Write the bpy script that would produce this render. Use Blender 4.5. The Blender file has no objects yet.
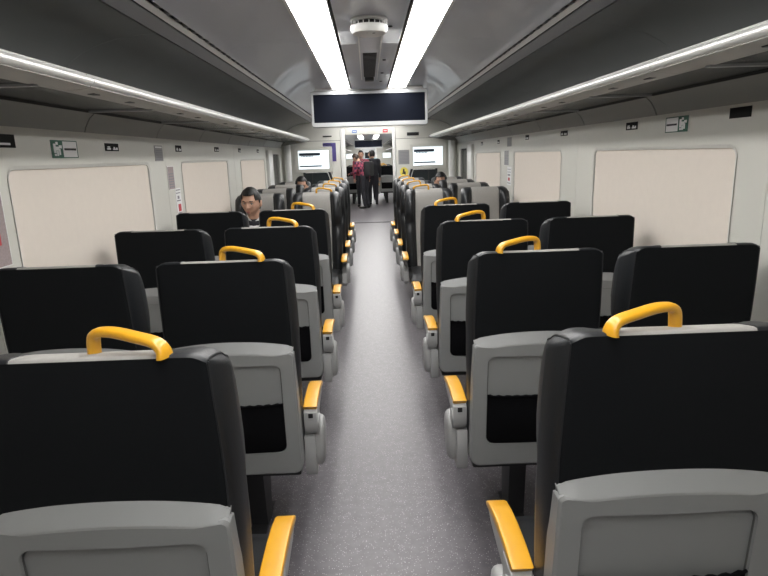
import bpy, bmesh, math, random
from mathutils import Vector, Matrix, Quaternion
random.seed(7)
SC = bpy.context.scene
COL = SC.collection
PI = math.pi

# ---------------------------------------------------------------- camera
F = 577.0
VPX, VPY, ROLL = 368.0, 155.5, 0.031
yc = Vector((VPX-384, VPY-288, F)).normalized()            # world +y seen by the camera (right, down, forward)
xc = Vector((1, -ROLL, 0)); xc = (xc - yc*xc.dot(yc)).normalized()
zc = xc.cross(yc)
if zc.y > 0: zc = -zc
right = Vector((xc.x, yc.x, zc.x)); down = Vector((xc.y, yc.y, zc.y)); fwd = Vector((xc.z, yc.z, zc.z))
cam = bpy.data.cameras.new('camera'); cam.sensor_fit = 'HORIZONTAL'; cam.sensor_width = 36
cam.lens = F/768*36; cam.clip_start = 0.02; cam.clip_end = 200
co = bpy.data.objects.new('camera', cam); COL.objects.link(co)
m = Matrix.Identity(4)
for i in range(3):
    m[i][0] = right[i]; m[i][1] = -down[i]; m[i][2] = -fwd[i]
m.translation = Vector((-0.032, 0, 1.53))
co.matrix_world = m
SC.camera = co

# ---------------------------------------------------------------- world, light level
w = bpy.data.worlds.new('world'); SC.world = w; w.use_nodes = True
w.node_tree.nodes['Background'].inputs[0].default_value = (0.5, 0.55, 0.6, 1)
w.node_tree.nodes['Background'].inputs[1].default_value = 0.15
SC.view_settings.view_transform = 'Standard'; SC.view_settings.look = 'None'
SC.view_settings.exposure = 0.0; SC.view_settings.gamma = 1.0; SC.view_settings.use_curve_mapping = False
STRIP = 16.5         # emission of the ceiling light strips

# ---------------------------------------------------------------- materials
def mat(name, col, rough=0.5, metal=0.0, noise=0.0, nscale=40, bump=0.0, bscale=200, emit=0.0, trans=0.0, spec=0.5, coat=0.0):
    m = bpy.data.materials.new(name); m.use_nodes = True
    nt = m.node_tree; b = nt.nodes['Principled BSDF']
    b.inputs['Base Color'].default_value = (*col, 1); b.inputs['Roughness'].default_value = rough
    b.inputs['Metallic'].default_value = metal; b.inputs['Specular IOR Level'].default_value = spec
    b.inputs['Coat Weight'].default_value = coat
    if trans: b.inputs['Transmission Weight'].default_value = trans
    if emit:
        b.inputs['Emission Color'].default_value = (*col, 1); b.inputs['Emission Strength'].default_value = emit
    tc = nt.nodes.new('ShaderNodeTexCoord')
    if noise:
        n = nt.nodes.new('ShaderNodeTexNoise'); n.inputs['Scale'].default_value = nscale; n.inputs['Detail'].default_value = 4
        nt.links.new(tc.outputs['Object'], n.inputs['Vector'])
        r = nt.nodes.new('ShaderNodeMapRange'); r.inputs['To Min'].default_value = 1-noise; r.inputs['To Max'].default_value = 1+noise
        nt.links.new(n.outputs['Fac'], r.inputs['Value'])
        v = nt.nodes.new('ShaderNodeVectorMath'); v.operation = 'SCALE'; v.inputs[0].default_value = col
        nt.links.new(r.outputs['Result'], v.inputs['Scale']); nt.links.new(v.outputs['Vector'], b.inputs['Base Color'])
    if bump:
        n2 = nt.nodes.new('ShaderNodeTexNoise'); n2.inputs['Scale'].default_value = bscale; n2.inputs['Detail'].default_value = 3
        nt.links.new(tc.outputs['Object'], n2.inputs['Vector'])
        bp = nt.nodes.new('ShaderNodeBump'); bp.inputs['Strength'].default_value = bump; bp.inputs['Distance'].default_value = 0.002
        nt.links.new(n2.outputs['Fac'], bp.inputs['Height']); nt.links.new(bp.outputs['Normal'], b.inputs['Normal'])
    return m

M = {}
M['black'] = mat('black fabric', (0.0075, 0.0085, 0.0098), 0.85, noise=0.15, nscale=300, bump=0.3, bscale=900, spec=0.14)
M['leather'] = mat('black leather', (0.011, 0.0125, 0.0145), 0.42, noise=0.1, nscale=60, bump=0.25, bscale=350, spec=0.5)
M['thread'] = mat('seam thread', (0.016, 0.017, 0.019), 0.5)
M['greyfab'] = mat('light grey headrest vinyl', (0.32, 0.31, 0.29), 0.55, noise=0.06, nscale=60, bump=0.15, bscale=500)
M['shell'] = mat('grey plastic shell', (0.255, 0.26, 0.258), 0.42, noise=0.04, nscale=15, bump=0.12, bscale=900)
M['armgrey'] = mat('light grey armrest plastic', (0.38, 0.382, 0.378), 0.38, noise=0.03, nscale=20)
M['yellow'] = mat('yellow plastic', (0.65, 0.325, 0.016), 0.32, noise=0.03, nscale=20, coat=0.2)
M['net'] = mat('black net', (0.004, 0.004, 0.005), 0.9, noise=0.5, nscale=700, bump=0.8, bscale=700, spec=0.1)
M['slot'] = mat('dark slot', (0.006, 0.006, 0.006), 0.6)
M['ped'] = mat('dark pedestal metal', (0.03, 0.031, 0.033), 0.45, metal=0.3)
M['wall'] = mat('grey white wall laminate', (0.62, 0.615, 0.565), 0.38, noise=0.02, nscale=6, bump=0.04, bscale=60)
M['blind'] = mat('beige roller blind', (0.72, 0.655, 0.585), 0.85, noise=0.03, nscale=25, bump=0.15, bscale=500, spec=0.2)
M['frame'] = mat('window frame', (0.64, 0.63, 0.59), 0.4)
M['gap'] = mat('dark rubber seal', (0.02, 0.02, 0.02), 0.7)
M['pane'] = mat('night window glass', (0.015, 0.017, 0.02), 0.06, spec=0.6)
M['ceil'] = mat('ceiling panel grey', (0.57, 0.59, 0.655), 0.34, noise=0.03, nscale=3, coat=0.2)
M['liner'] = mat('dark glossy rack liner', (0.27, 0.28, 0.28), 0.25, noise=0.06, nscale=3)
M['alu'] = mat('brushed aluminium rail', (0.86, 0.86, 0.84), 0.33, metal=0.45, noise=0.03, nscale=80)
M['nose'] = mat('rack nose panel', (0.40, 0.395, 0.375), 0.5, noise=0.02, nscale=10)
M['cove'] = mat('grey cove panel', (0.30, 0.305, 0.29), 0.5, noise=0.03, nscale=10)
M['shelf'] = mat('smoked shelf glass', (0.03, 0.036, 0.038), 0.2, spec=0.35)
M['bar'] = mat('shelf bar grey', (0.26, 0.27, 0.275), 0.4)
M['duct'] = mat('air duct strip', (0.22, 0.225, 0.235), 0.45)
M['groove'] = mat('dark groove', (0.02, 0.021, 0.023), 0.7)
M['strip'] = mat('light strip diffuser', (1.0, 0.985, 0.965), 0.5, emit=STRIP)
M['white'] = mat('white plastic', (0.75, 0.75, 0.73), 0.35)
M['scrframe'] = mat('screen frame silver', (0.50, 0.51, 0.52), 0.35, metal=0.2)
M['screen'] = mat('black screen', (0.008, 0.010, 0.017), 0.5, spec=0.05)
M['lcd'] = mat('lit white screen', (0.86, 0.95, 1.0), 0.3, emit=0.9)
M['lcdbar'] = mat('screen dark band', (0.02, 0.035, 0.06), 0.4)
M['purple'] = mat('purple print', (0.08, 0.06, 0.24), 0.5)
M['paper'] = mat('white paper', (0.80, 0.80, 0.80), 0.6)
M['greypaper'] = mat('grey notice', (0.30, 0.30, 0.30), 0.6, noise=0.1, nscale=200)
M['pinkpaper'] = mat('pinkish grey print', (0.33, 0.27, 0.27), 0.6, noise=0.25, nscale=120)
M['blackplate'] = mat('black plate', (0.008, 0.008, 0.008), 0.6, spec=0.1)
M['line'] = mat('grey panel gap', (0.085, 0.087, 0.085), 0.6)
M['green'] = mat('green sign print', (0.01, 0.10, 0.06), 0.4)
M['blue'] = mat('blue print', (0.12, 0.20, 0.42), 0.5)
M['red'] = mat('red print', (0.50, 0.04, 0.05), 0.5)
M['yellowpaper'] = mat('yellow sticker', (0.85, 0.72, 0.12), 0.5)
M['ink'] = mat('dark ink', (0.03, 0.03, 0.035), 0.6)
M['greyink'] = mat('grey ink', (0.22, 0.22, 0.25), 0.6)
M['skin'] = mat('skin', (0.50, 0.29, 0.20), 0.5, noise=0.05, nscale=40)
M['hair'] = mat('black hair', (0.008, 0.007, 0.007), 0.5, noise=0.3, nscale=200, bump=0.6, bscale=250)
M['eye'] = mat('eye white', (0.6, 0.58, 0.55), 0.2)
M['iris'] = mat('dark iris', (0.01, 0.007, 0.005), 0.1)
M['lip'] = mat('lips', (0.33, 0.12, 0.10), 0.45)
M['jacket'] = mat('dark navy jacket', (0.012, 0.013, 0.018), 0.7, noise=0.2, nscale=60)
M['shirt'] = mat('white shirt', (0.72, 0.72, 0.72), 0.7)
M['trousers'] = mat('dark trousers', (0.018, 0.018, 0.024), 0.8)
M['shoe'] = mat('black shoes', (0.008, 0.008, 0.008), 0.4)
M['bag'] = mat('black backpack cloth', (0.015, 0.015, 0.017), 0.7)
M['pink'] = mat('pink top', (0.30, 0.05, 0.08), 0.7)
M['teal'] = mat('light blue top', (0.20, 0.42, 0.52), 0.7)
M['brownhair'] = mat('dark brown hair', (0.03, 0.018, 0.012), 0.5, noise=0.2, nscale=150)

def floor_mat():
    m = mat('speckled grey linoleum', (0.2, 0.2, 0.2), 0.36)
    nt = m.node_tree; b = nt.nodes['Principled BSDF']; tc = nt.nodes.new('ShaderNodeTexCoord')
    v = nt.nodes.new('ShaderNodeTexVoronoi'); v.inputs['Scale'].default_value = 140
    nt.links.new(tc.outputs['Object'], v.inputs['Vector'])
    r = nt.nodes.new('ShaderNodeValToRGB')                     # only some cells carry a fleck, near the cell's middle
    r.color_ramp.elements[0].position = 0.16; r.color_ramp.elements[0].color = (1, 1, 1, 1)
    r.color_ramp.elements[1].position = 0.30; r.color_ramp.elements[1].color = (0, 0, 0, 1)
    nt.links.new(v.outputs['Distance'], r.inputs['Fac'])
    sep = nt.nodes.new('ShaderNodeSeparateColor'); nt.links.new(v.outputs['Color'], sep.inputs[0])
    gt = nt.nodes.new('ShaderNodeMath'); gt.operation = 'GREATER_THAN'; gt.inputs[1].default_value = 0.60
    nt.links.new(sep.outputs[0], gt.inputs[0])
    mu = nt.nodes.new('ShaderNodeMath'); mu.operation = 'MULTIPLY'
    nt.links.new(gt.outputs[0], mu.inputs[0]); nt.links.new(r.outputs['Color'], mu.inputs[1])
    n = nt.nodes.new('ShaderNodeTexNoise'); n.inputs['Scale'].default_value = 25; n.inputs['Detail'].default_value = 6
    nt.links.new(tc.outputs['Object'], n.inputs['Vector'])
    r2 = nt.nodes.new('ShaderNodeValToRGB')
    r2.color_ramp.elements[0].position = 0.3; r2.color_ramp.elements[0].color = (0.108, 0.100, 0.110, 1)
    r2.color_ramp.elements[1].position = 0.7; r2.color_ramp.elements[1].color = (0.145, 0.135, 0.147, 1)
    nt.links.new(n.outputs['Fac'], r2.inputs['Fac'])
    mx = nt.nodes.new('ShaderNodeMix'); mx.data_type = 'RGBA'; mx.inputs['B'].default_value = (0.50, 0.48, 0.49, 1)
    nt.links.new(mu.outputs[0], mx.inputs['Factor']); nt.links.new(r2.outputs['Color'], mx.inputs['A'])
    nt.links.new(mx.outputs['Result'], b.inputs['Base Color'])
    bp = nt.nodes.new('ShaderNodeBump'); bp.inputs['Strength'].default_value = 0.15; bp.inputs['Distance'].default_value = 0.002
    nt.links.new(n.outputs['Fac'], bp.inputs['Height']); nt.links.new(bp.outputs['Normal'], b.inputs['Normal'])
    return m
M['floor'] = floor_mat()

def plaid_mat():
    m = mat('red plaid shirt', (0.3, 0.05, 0.07), 0.7)
    nt = m.node_tree; b = nt.nodes['Principled BSDF']; tc = nt.nodes.new('ShaderNodeTexCoord')
    c = nt.nodes.new('ShaderNodeTexChecker'); c.inputs['Scale'].default_value = 14
    c.inputs[1].default_value = (0.34, 0.05, 0.09, 1); c.inputs[2].default_value = (0.03, 0.018, 0.045, 1)
    nt.links.new(tc.outputs['Object'], c.inputs['Vector']); nt.links.new(c.outputs['Color'], b.inputs['Base Color'])
    return m
M['plaid'] = plaid_mat()

# ---------------------------------------------------------------- helpers
def mesh_from(name, verts, faces, material, smooth=True, sharp=None):
    me = bpy.data.meshes.new(name); me.from_pydata([tuple(v) for v in verts], [], faces); me.update()
    bm = bmesh.new(); bm.from_mesh(me); bmesh.ops.recalc_face_normals(bm, faces=bm.faces); bm.to_mesh(me); bm.free()
    me.materials.append(material)
    if smooth:
        me.polygons.foreach_set('use_smooth', [True]*len(me.polygons))
        if sharp is not None: me.set_sharp_from_angle(angle=math.radians(sharp))
    return me
def link(name, me, parent=None, loc=None):
    o = bpy.data.objects.new(name, me); COL.objects.link(o)
    if parent: o.parent = parent
    if loc: o.location = loc
    return o
def tag(o, label=None, cat=None, group=None, kind=None):
    if label: o['label'] = label
    if cat: o['category'] = cat
    if group: o['group'] = group
    if kind: o['kind'] = kind
    return o
def empty(name, loc=(0, 0, 0), rz=0):
    o = bpy.data.objects.new(name, None); COL.objects.link(o); o.location = loc; o.rotation_euler = (0, 0, rz)
    o.empty_display_size = 0.1
    return o
class MB:
    """collects shapes into one mesh"""
    def __init__(s): s.v = []; s.f = []
    def add(s, vs, fs):
        n = len(s.v); s.v += [Vector(v) for v in vs]; s.f += [tuple(i+n for i in f) for f in fs]; return s
    def box(s, x0, x1, y0, y1, z0, z1, b=0.0):
        if x0 > x1: x0, x1 = x1, x0
        if y0 > y1: y0, y1 = y1, y0
        if z0 > z1: z0, z1 = z1, z0
        if b <= 0:
            vs = [(x, y, z) for x in (x0, x1) for y in (y0, y1) for z in (z0, z1)]
            fs = [(0, 1, 3, 2), (4, 6, 7, 5), (0, 4, 5, 1), (2, 3, 7, 6), (0, 2, 6, 4), (1, 5, 7, 3)]
            return s.add(vs, fs)
        bm = bmesh.new(); bmesh.ops.create_cube(bm, size=1)
        for v in bm.verts:
            v.co = Vector(((x0+x1)/2+v.co.x*(x1-x0), (y0+y1)/2+v.co.y*(y1-y0), (z0+z1)/2+v.co.z*(z1-z0)))
        bmesh.ops.bevel(bm, geom=bm.edges[:], offset=min(b, (x1-x0)*.45, (y1-y0)*.45, (z1-z0)*.45), segments=2, affect='EDGES', profile=0.6)
        return s.bm(bm)
    def bm(s, bm):
        bm.verts.index_update(); s.add([v.co.copy() for v in bm.verts], [[v.index for v in f.verts] for f in bm.faces]); bm.free(); return s
    def prism(s, pts, a0, a1, axis='x', b=0.0, seg=2):
        """polygon pts in the plane normal to axis, extruded a0..a1; x:(y,z) y:(x,z) z:(x,y)"""
        bm = bmesh.new()
        def mk(p, a): return (a, p[0], p[1]) if axis == 'x' else ((p[0], a, p[1]) if axis == 'y' else (p[0], p[1], a))
        v0 = [bm.verts.new(mk(p, a0)) for p in pts]; v1 = [bm.verts.new(mk(p, a1)) for p in pts]
        f0 = bm.faces.new(v0); f1 = bm.faces.new(list(reversed(v1)))
        n = len(pts)
        for i in range(n): bm.faces.new((v0[i], v1[i], v1[(i+1) % n], v0[(i+1) % n]))
        bmesh.ops.recalc_face_normals(bm, faces=bm.faces)
        if b > 0:
            es = list({e for f in (f0, f1) for e in f.edges})
            bmesh.ops.bevel(bm, geom=es, offset=b, segments=seg, affect='EDGES', profile=0.6)
        return s.bm(bm)
    def tube(s, path, rx, rz=None, n=10, caps=True, up=(0, 0, 1), radii=None):
        rz = rz or rx; path = [Vector(p) for p in path]; vs = []; fs = []; k = len(path)
        for i, p in enumerate(path):
            d = (path[min(i+1, k-1)]-path[max(i-1, 0)]).normalized()
            u = Vector(up)
            if abs(d.dot(u)) > 0.95: u = Vector((0, 1, 0)) if abs(d.y) < 0.9 else Vector((1, 0, 0))
            sx = d.cross(u).normalized(); sz = sx.cross(d).normalized()
            q = radii[i] if radii else 1
            for j in range(n):
                a = 2*PI*j/n; vs.append(p+sx*(math.cos(a)*rx*q)+sz*(math.sin(a)*rz*q))
        for i in range(k-1):
            for j in range(n):
                a = i*n+j; b_ = i*n+(j+1) % n; fs.append((a, b_, b_+n, a+n))
        if caps: fs.append(tuple(range(n))[::-1]); fs.append(tuple((k-1)*n+j for j in range(n)))
        return s.add(vs, fs)
    def lathe(s, prof, cx=0, cy=0, n=28):
        vs = []; fs = []; k = len(prof)
        for r, z in prof:
            for j in range(n): a = 2*PI*j/n; vs.append((cx+r*math.cos(a), cy+r*math.sin(a), z))
        for i in range(k-1):
            for j in range(n): a = i*n+j; b_ = i*n+(j+1) % n; fs.append((a, b_, b_+n, a+n))
        fs.append(tuple(range(n))[::-1]); fs.append(tuple((k-1)*n+j for j in range(n)))
        return s.add(vs, fs)
    def ell(s, c, r, nu=16, nv=10):
        vs = []; fs = []
        for i in range(nv+1):
            t = PI*i/nv
            for j in range(nu):
                a = 2*PI*j/nu; vs.append((c[0]+r[0]*math.sin(t)*math.cos(a), c[1]+r[1]*math.sin(t)*math.sin(a), c[2]+r[2]*math.cos(t)))
        for i in range(nv):
            for j in range(nu): a = i*nu+j; b_ = i*nu+(j+1) % nu; fs.append((a, b_, b_+nu, a+nu))
        bm = bmesh.new(); bv = [bm.verts.new(v) for v in vs]
        for f in fs: bm.faces.new([bv[q] for q in f])
        bmesh.ops.remove_doubles(bm, verts=bm.verts[:], dist=1e-6)
        return s.bm(bm)
    def xf(s, mtx): s.v = [mtx @ v for v in s.v]; return s
    def me(s, name, material, smooth=True, sharp=35): return mesh_from(name, s.v, s.f, material, smooth, sharp)
    def build(s, name, material, parent=None, smooth=True, sharp=35, loc=None):
        """object origin sits at the shape's own middle (or loc)"""
        me = s.me(name, material, smooth, sharp); return link(name, me, parent, loc)
def rrect(x0, x1, z0, z1, r, k=6):
    pts = []
    for cx, cz, a0 in ((x1-r, z1-r, 0), (x0+r, z1-r, 90), (x0+r, z0+r, 180), (x1-r, z0+r, 270)):
        for i in range(k+1):
            a = math.radians(a0+90*i/k); pts.append((cx+r*math.cos(a), cz+r*math.sin(a)))
    return pts
def extrude_profile(pts, y0, y1, th, mb=None):
    """open (x,z) polyline given thickness th along its normal, run along y"""
    mb = mb or MB(); P_ = [Vector((p[0], p[1])) for p in pts]; off = []
    for i, p in enumerate(P_):
        d = (P_[min(i+1, len(P_)-1)]-P_[max(i-1, 0)]).normalized(); off.append(p+Vector((-d.y, d.x))*th)
    poly = [(p.x, p.y) for p in P_]+[(p.x, p.y) for p in reversed(off)]
    n = len(poly); vs = [(p[0], y0, p[1]) for p in poly]+[(p[0], y1, p[1]) for p in poly]
    fs = [(i, (i+1) % n, (i+1) % n+n, i+n) for i in range(n)]; k = len(P_)
    for i in range(k-1):
        a, b = i, i+1; c, d = n-1-i, n-2-i
        fs.append((a, b, d, c)); fs.append((a+n, c+n, d+n, b+n))
    return mb.add(vs, fs)
def copy_tree(o, parent=None):
    c = o.copy(); COL.objects.link(c); c.parent = parent
    for ch in o.children: copy_tree(ch, c)
    return c

# ================================================================ SETTING
YB, YE = -2.6, 33.0      # the whole length built; the bulkhead stands at BK
BK = 9.5
# floor
fl = MB().box(-1.42, 1.42, YB, YE, -0.05, 0.0).build('floor', M['floor'], smooth=False)
tag(fl, kind='structure')
th = MB().box(-1.40, 1.40, 13.45, 13.56, 0.0, 0.006).build('trim_1', M['groove'], smooth=False); tag(th, kind='structure')

# ceiling
ceil = MB().box(-1.42, 1.42, YB, YE, 2.26, 2.30).build('ceiling', M['groove'], smooth=False); tag(ceil, kind='structure')
joints = [YB, -0.6, 1.4, 3.4, 5.4, 7.4, BK]
for a, b in zip(joints[:-1], joints[1:]):
    g = 0.001
    for s in (-1, 1):
        pts = [(s*.350, 2.150), (s*.45, 2.152), (s*.60, 2.145), (s*.72, 2.130), (s*.805, 2.108)]
        extrude_profile(pts, a+g, b-g, .012*s).build('ceiling_panel', M['ceil'], ceil)
    MB().box(-.160, .160, a+g, b-g, 2.128, 2.150, .004).build('centre_panel', M['ceil'], ceil)
for a, b in ((BK+.1, 17.7), (17.7, YE)):                          # plainer ceiling in the vestibule and the far saloon
    for s in (-1, 1):
        extrude_profile([(s*.350, 2.150), (s*.60, 2.145), (s*.805, 2.108)], a+.001, b-.001, .012*s).build('ceiling_panel', M['ceil'], ceil)
    MB().box(-.160, .160, a+.001, b-.001, 2.128, 2.150, .004).build('centre_panel', M['ceil'], ceil)
for s in (-1, 1):
    # slotted air outlet strip between ceiling panel and rack liner
    for a, b in ((YB, BK), (BK+.1, YE)):
        MB().box(s*.162, s*.172, a, b, 2.140, 2.155).build('shadow_gap', M['groove'], ceil, smooth=False)
        extrude_profile([(s*.806, 2.122), (s*.826, 2.122)], a, b, .01*s).build('shadow_gap', M['groove'], ceil, smooth=False)
        extrude_profile([(s*.826, 2.108), (s*.848, 2.094)], a, b, .008*s).build('edge_trim', M['white'], ceil)
        extrude_profile([(s*.848, 2.100), (s*.853, 2.096)], a, b, .01*s).build('shadow_gap', M['groove'], ceil, smooth=False)
        extrude_profile([(s*.853, 2.088), (s*.875, 2.074), (s*.902, 2.060)], a, b, .008*s).build('air_duct', M['duct'], ceil)
        extrude_profile([(s*.900, 2.078), (s*.912, 2.074)], a, b, .01*s).build('shadow_gap', M['groove'], ceil, smooth=False)
    # clips seen as small teeth along the slot
    tm = MB(); y = 0.6
    while y < BK-.1:
        tm.box(s*.806, s*.828, y, y+.035, 2.108, 2.124); y += .12
    t = tm.build('slot_tooth', M['duct'], ceil, smooth=False); tag(t, kind='stuff')
    # dark glossy liner of the rack, in lengths
    ys = [YB, -1.55, .55, 2.65, 4.75, 6.85, BK, ]
    for a, b in zip(ys[:-1], ys[1:]):
        pts = []
        for i in range(13):
            t_ = i/12*PI/2
            pts.append((s*(.912+.458*math.sin(t_)), 1.79+.270*math.cos(t_)**.9 if i < 12 else 1.79))
        extrude_profile(pts, a+.0015, b-.0015, .008*s).build('rack_liner', M['liner'], ceil)
    for a, b in ((BK+.1, 17.7), (17.7, YE)):
        pts = [(s*(.912+.458*math.sin(i/6*PI/2)), 1.80+.268*math.cos(i/6*PI/2)) for i in range(7)]
        extrude_profile(pts, a+.0015, b-.0015, .008*s).build('rack_liner', M['liner'], ceil)

# side walls: one bay panel per window, seams in the middle of the piers
def wall_bay(parent, s, a, b, win, zb=.62, zt=1.528, r=.05, x=1.40):
    """a..b panel span; win=(w0,w1) hole"""
    z0, z1 = .10, 1.680
    w0, w1 = win; inner = rrect(w0, w1, zb, zt, r, 6)
    cy, cz = (w0+w1)/2, (zb+zt)/2; outer = []
    for p in inner:
        dy, dz = p[0]-cy, p[1]-cz
        ty = ((b if dy > 0 else a)-cy)/dy if abs(dy) > 1e-9 else 1e9
        tz = ((z1 if dz > 0 else z0)-cz)/dz if abs(dz) > 1e-9 else 1e9
        t_ = min(ty, tz); outer.append((cy+dy*t_, cz+dz*t_))
    # push the points nearest each corner onto it
    for c in ((a, z0), (a, z1), (b, z0), (b, z1)):
        j = min(range(len(outer)), key=lambda i: (outer[i][0]-c[0])**2+(outer[i][1]-c[1])**2); outer[j] = c
    n = len(inner)
    vs = [(s*x, p[0], p[1]) for p in outer]+[(s*x, p[0], p[1]) for p in inner]
    vs += [(s*(x+.030), p[0], p[1]) for p in inner]+[(s*(x+.030), p[0], p[1]) for p in outer]
    fs = []
    for i in range(n):
        j = (i+1) % n
        for k in range(3): fs.append((k*n+i, k*n+j, (k+1)*n+j, (k+1)*n+i))
        fs.append((3*n+i, 3*n+j, j, i))
    return mesh_from('wall_panel', vs, fs, M['wall'], True, 30)
WN = [0]
def window(s, w0, w1, zb=.62, zt=1.528, blind=True, x=1.40):
    WN[0] += 1
    o = empty(f'window_{WN[0]}', (s*x, (w0+w1)/2, zb)); tag(o, kind='structure')
    cy = (w0+w1)/2
    def put(name, mb, mt, **k):
        return mb.xf(Matrix.Translation((-s*x, -cy, -zb))).build(name, mt, o, **k)
    # rim
    i1 = rrect(w0+.012, w1-.012, zb+.012, zt-.012, .042, 6); i0 = rrect(w0-.004, w1+.004, zb-.004, zt+.004, .054, 6); n = len(i0)
    vs = [(s*(x-.004), *p) for p in i0]+[(s*(x+.002), *p) for p in i1]+[(s*(x+.026), *p) for p in i1]
    fs = [(k*n+i, k*n+(i+1) % n, (k+1)*n+(i+1) % n, (k+1)*n+i) for k in range(2) for i in range(n)]
    put('window_frame', MB().add(vs, fs), M['frame'])
    put('window_seal', MB().prism(rrect(w0+.002, w1-.002, zb+.002, zt-.002, .048), s*(x+.021), s*(x+.024)), M['gap'], smooth=False)
    put('window_pane', MB().prism(rrect(w0+.03, w1-.03, zb+.03, zt-.03, .04), s*(x+.016), s*(x+.0205)), M['pane'], smooth=False)
    if blind:
        mb = MB(); nz = 10; vs = []; fs = []
        far = w1-.021; near = w0+.008
        for k, xx in enumerate((x+.008, x+.0105)):
            for i in range(nz+1):
                z = zb+.03+(zt-.012-zb-.03)*i/nz
                wv = .0012*math.sin(i*1.3+w0)
                for y in (near, (near+far)/2, far): vs.append((s*(xx+wv), y, z))
        for k in range(2):
            for i in range(nz):
                for j in range(2):
                    a = k*(nz+1)*3+i*3+j; fs.append((a, a+1, a+4, a+3))
        put('roller_blind', mb.add(vs, fs), M['blind'])
        put('blind_bar', MB().box(s*(x+.004), s*(x+.014), near, far, zb+.016, zb+.034, .003), M['alu'])
    return o
BAYS = [(-1.72, .24, (-1.58, -.12)), (.24, 2.07, (.36, 1.66)), (2.07, 4.02, (2.26, 3.73)), (4.02, 6.08, (4.35, 5.80)), (6.08, 7.98, (6.36, 7.86))]
walls = {}
for s, nm in ((-1, 'left'), (1, 'right')):
    wl = MB().box(s*1.432, s*1.46, YB, YE, 0, 2.27).build('wall_'+nm, M['gap'], smooth=False); tag(wl, kind='structure'); walls[s] = wl
    for a, b, win in BAYS:
        link('wall_panel', wall_bay(wl, s, a+.0015, b-.0015, win), wl)
        window(s, *win)
    link('wall_panel', wall_bay(wl, s, 7.983, BK-.003, (8.55, 9.2), zb=1.0, zt=1.60), wl)
    window(s, 8.55, 9.2, zb=1.0, zt=1.60, blind=False)
    for a, b in ((YB, -1.72), (BK+.1, 13.4), (13.4, 17.7), (17.7, 22.0), (22.0, YE)):
        MB().box(s*1.40, s*1.43, a+.002, b-.002, .10, 1.800 if BK < a+.5 and b < 18 else 1.680, .001).build('wall_panel', M['wall'], wl)
    # narrow glossy corner post beside the bulkhead
    cp = MB().tube([(s*1.30, BK-.10, .0), (s*1.30, BK-.10, 1.745)], .05, n=16).build('corner_post', M['white'], wl)
    MB().box(s*1.36, s*1.40, 7.99, 8.28, .12, 1.64, .01).build('reflection_panel', M['white'], wl)  # added white panel, its colour imitates a bright reflection on the glossy pier
    bb = MB().box(s*1.335, s*1.432, YB, BK-.01, .0, .10, .006).build('baseboard_'+nm, M['ped']); tag(bb, kind='structure')
    sill = MB().prism([(s*1.398, .585), (s*1.398, .555), (s*1.36, .56), (s*1.355, .578)], YB, BK-.2, 'y', .002).build('sill_ledge', M['frame'], wl)

wb = MB().box(-1.42, 1.42, YB-.05, YB, 0, 2.27).build('wall_back', M['wall'], smooth=False); tag(wb, kind='structure')
we = MB().box(-1.42, 1.42, YE, YE+.05, 0, 2.27).build('wall_end', M['wall'], smooth=False); tag(we, kind='structure')

# bulkhead with doorway
DL, DR, DT = -.392, .365, 1.86
bh = MB().box(-1.40, DL-.075, BK, BK+.10, 0, 2.14, .004).build('wall_far', M['wall']); tag(bh, kind='structure')
MB().box(DR+.05, 1.40, BK, BK+.10, 0, 2.14, .004).build('wall_panel', M['wall'], bh)
MB().box(DL-.075, DR+.05, BK+.001, BK+.10, 1.955, 2.14, .004).build('wall_panel', M['wall'], bh)
for x0, x1 in ((-1.40, -.42), (.42, 1.40)):       # thin joint line high on the bulkhead
    MB().box(x0, x1, BK-.002, BK+.001, 1.775, 1.780).build('panel_joint', M['groove'], bh, smooth=False)
dr = empty('door_1', (-.013, BK, 0)); tag(dr, kind='structure')
T = Matrix.Translation((.013, -BK, 0))
MB().box(DL-.070, DL, BK-.015, BK+.13, 0, 1.955, .008).xf(T).build('door_jamb', M['white'], dr)
MB().box(DR, DR+.045, BK-.015, BK+.13, 0, 1.955, .008).xf(T).build('door_jamb', M['white'], dr)
MB().box(DL, DR, BK-.01, BK+.12, DT, 1.955, .006).xf(T).build('door_header', M['wall'], dr)
MB().box(DL-.45, DL-.002, BK+.135, BK+.165, .01, DT, .004).xf(T).build('door_leaf', M['scrframe'], dr)
MB().box(DR+.002, DR+.45, BK+.135, BK+.165, .01, DT, .004).xf(T).build('door_leaf', M['scrframe'], dr)

# ================================================================ LIGHT STRIPS
def light_strip(s, y0, y1, label):
    o = empty('ceiling_light', (s*.26, (y0+y1)/2, 2.15)); tag(o, label, 'ceiling light', 'ceiling light strips')
    T = Matrix.Translation((-s*.26, -(y0+y1)/2, -2.15))
    MB().box(s*.178, s*.333, y0, y1, 2.142, 2.150, .003).xf(T).build('diffuser', M['strip'], o)
    MB().box(s*.172, s*.178, y0, y1, 2.132, 2.20).box(s*.336, s*.350, y0, y1, 2.140, 2.20).box(s*.178, s*.336, y0, y1, 2.19, 2.20).xf(T).build('light_housing', M['alu'], o, smooth=False)
    for e in (y0-.012, y1):
        MB().box(s*.172, s*.350, e, e+.012, 2.132, 2.20).xf(T).build('end_cap', M['alu'], o, smooth=False)
for s, nm in ((-1, 'left'), (1, 'right')):
    light_strip(s, -.75, 5.58, f'long bright white ceiling light strip {nm} of the smoke detector, ending at the hanging screen')
    light_strip(s, 5.85, BK-.1, f'bright ceiling light strip behind the black hanging screen, {nm} side')
    light_strip(s, 18.4, 22.4, f'distant ceiling light strip of the next saloon seen through the doorway, {nm} side')
    light_strip(s, 22.9, YE-.3, f'farthest ceiling light strip behind the small distant screen, {nm} side')
    light_strip(s, 9.9, 17.6, f'vestibule ceiling light strip just past the doorway, {nm} side')

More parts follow.
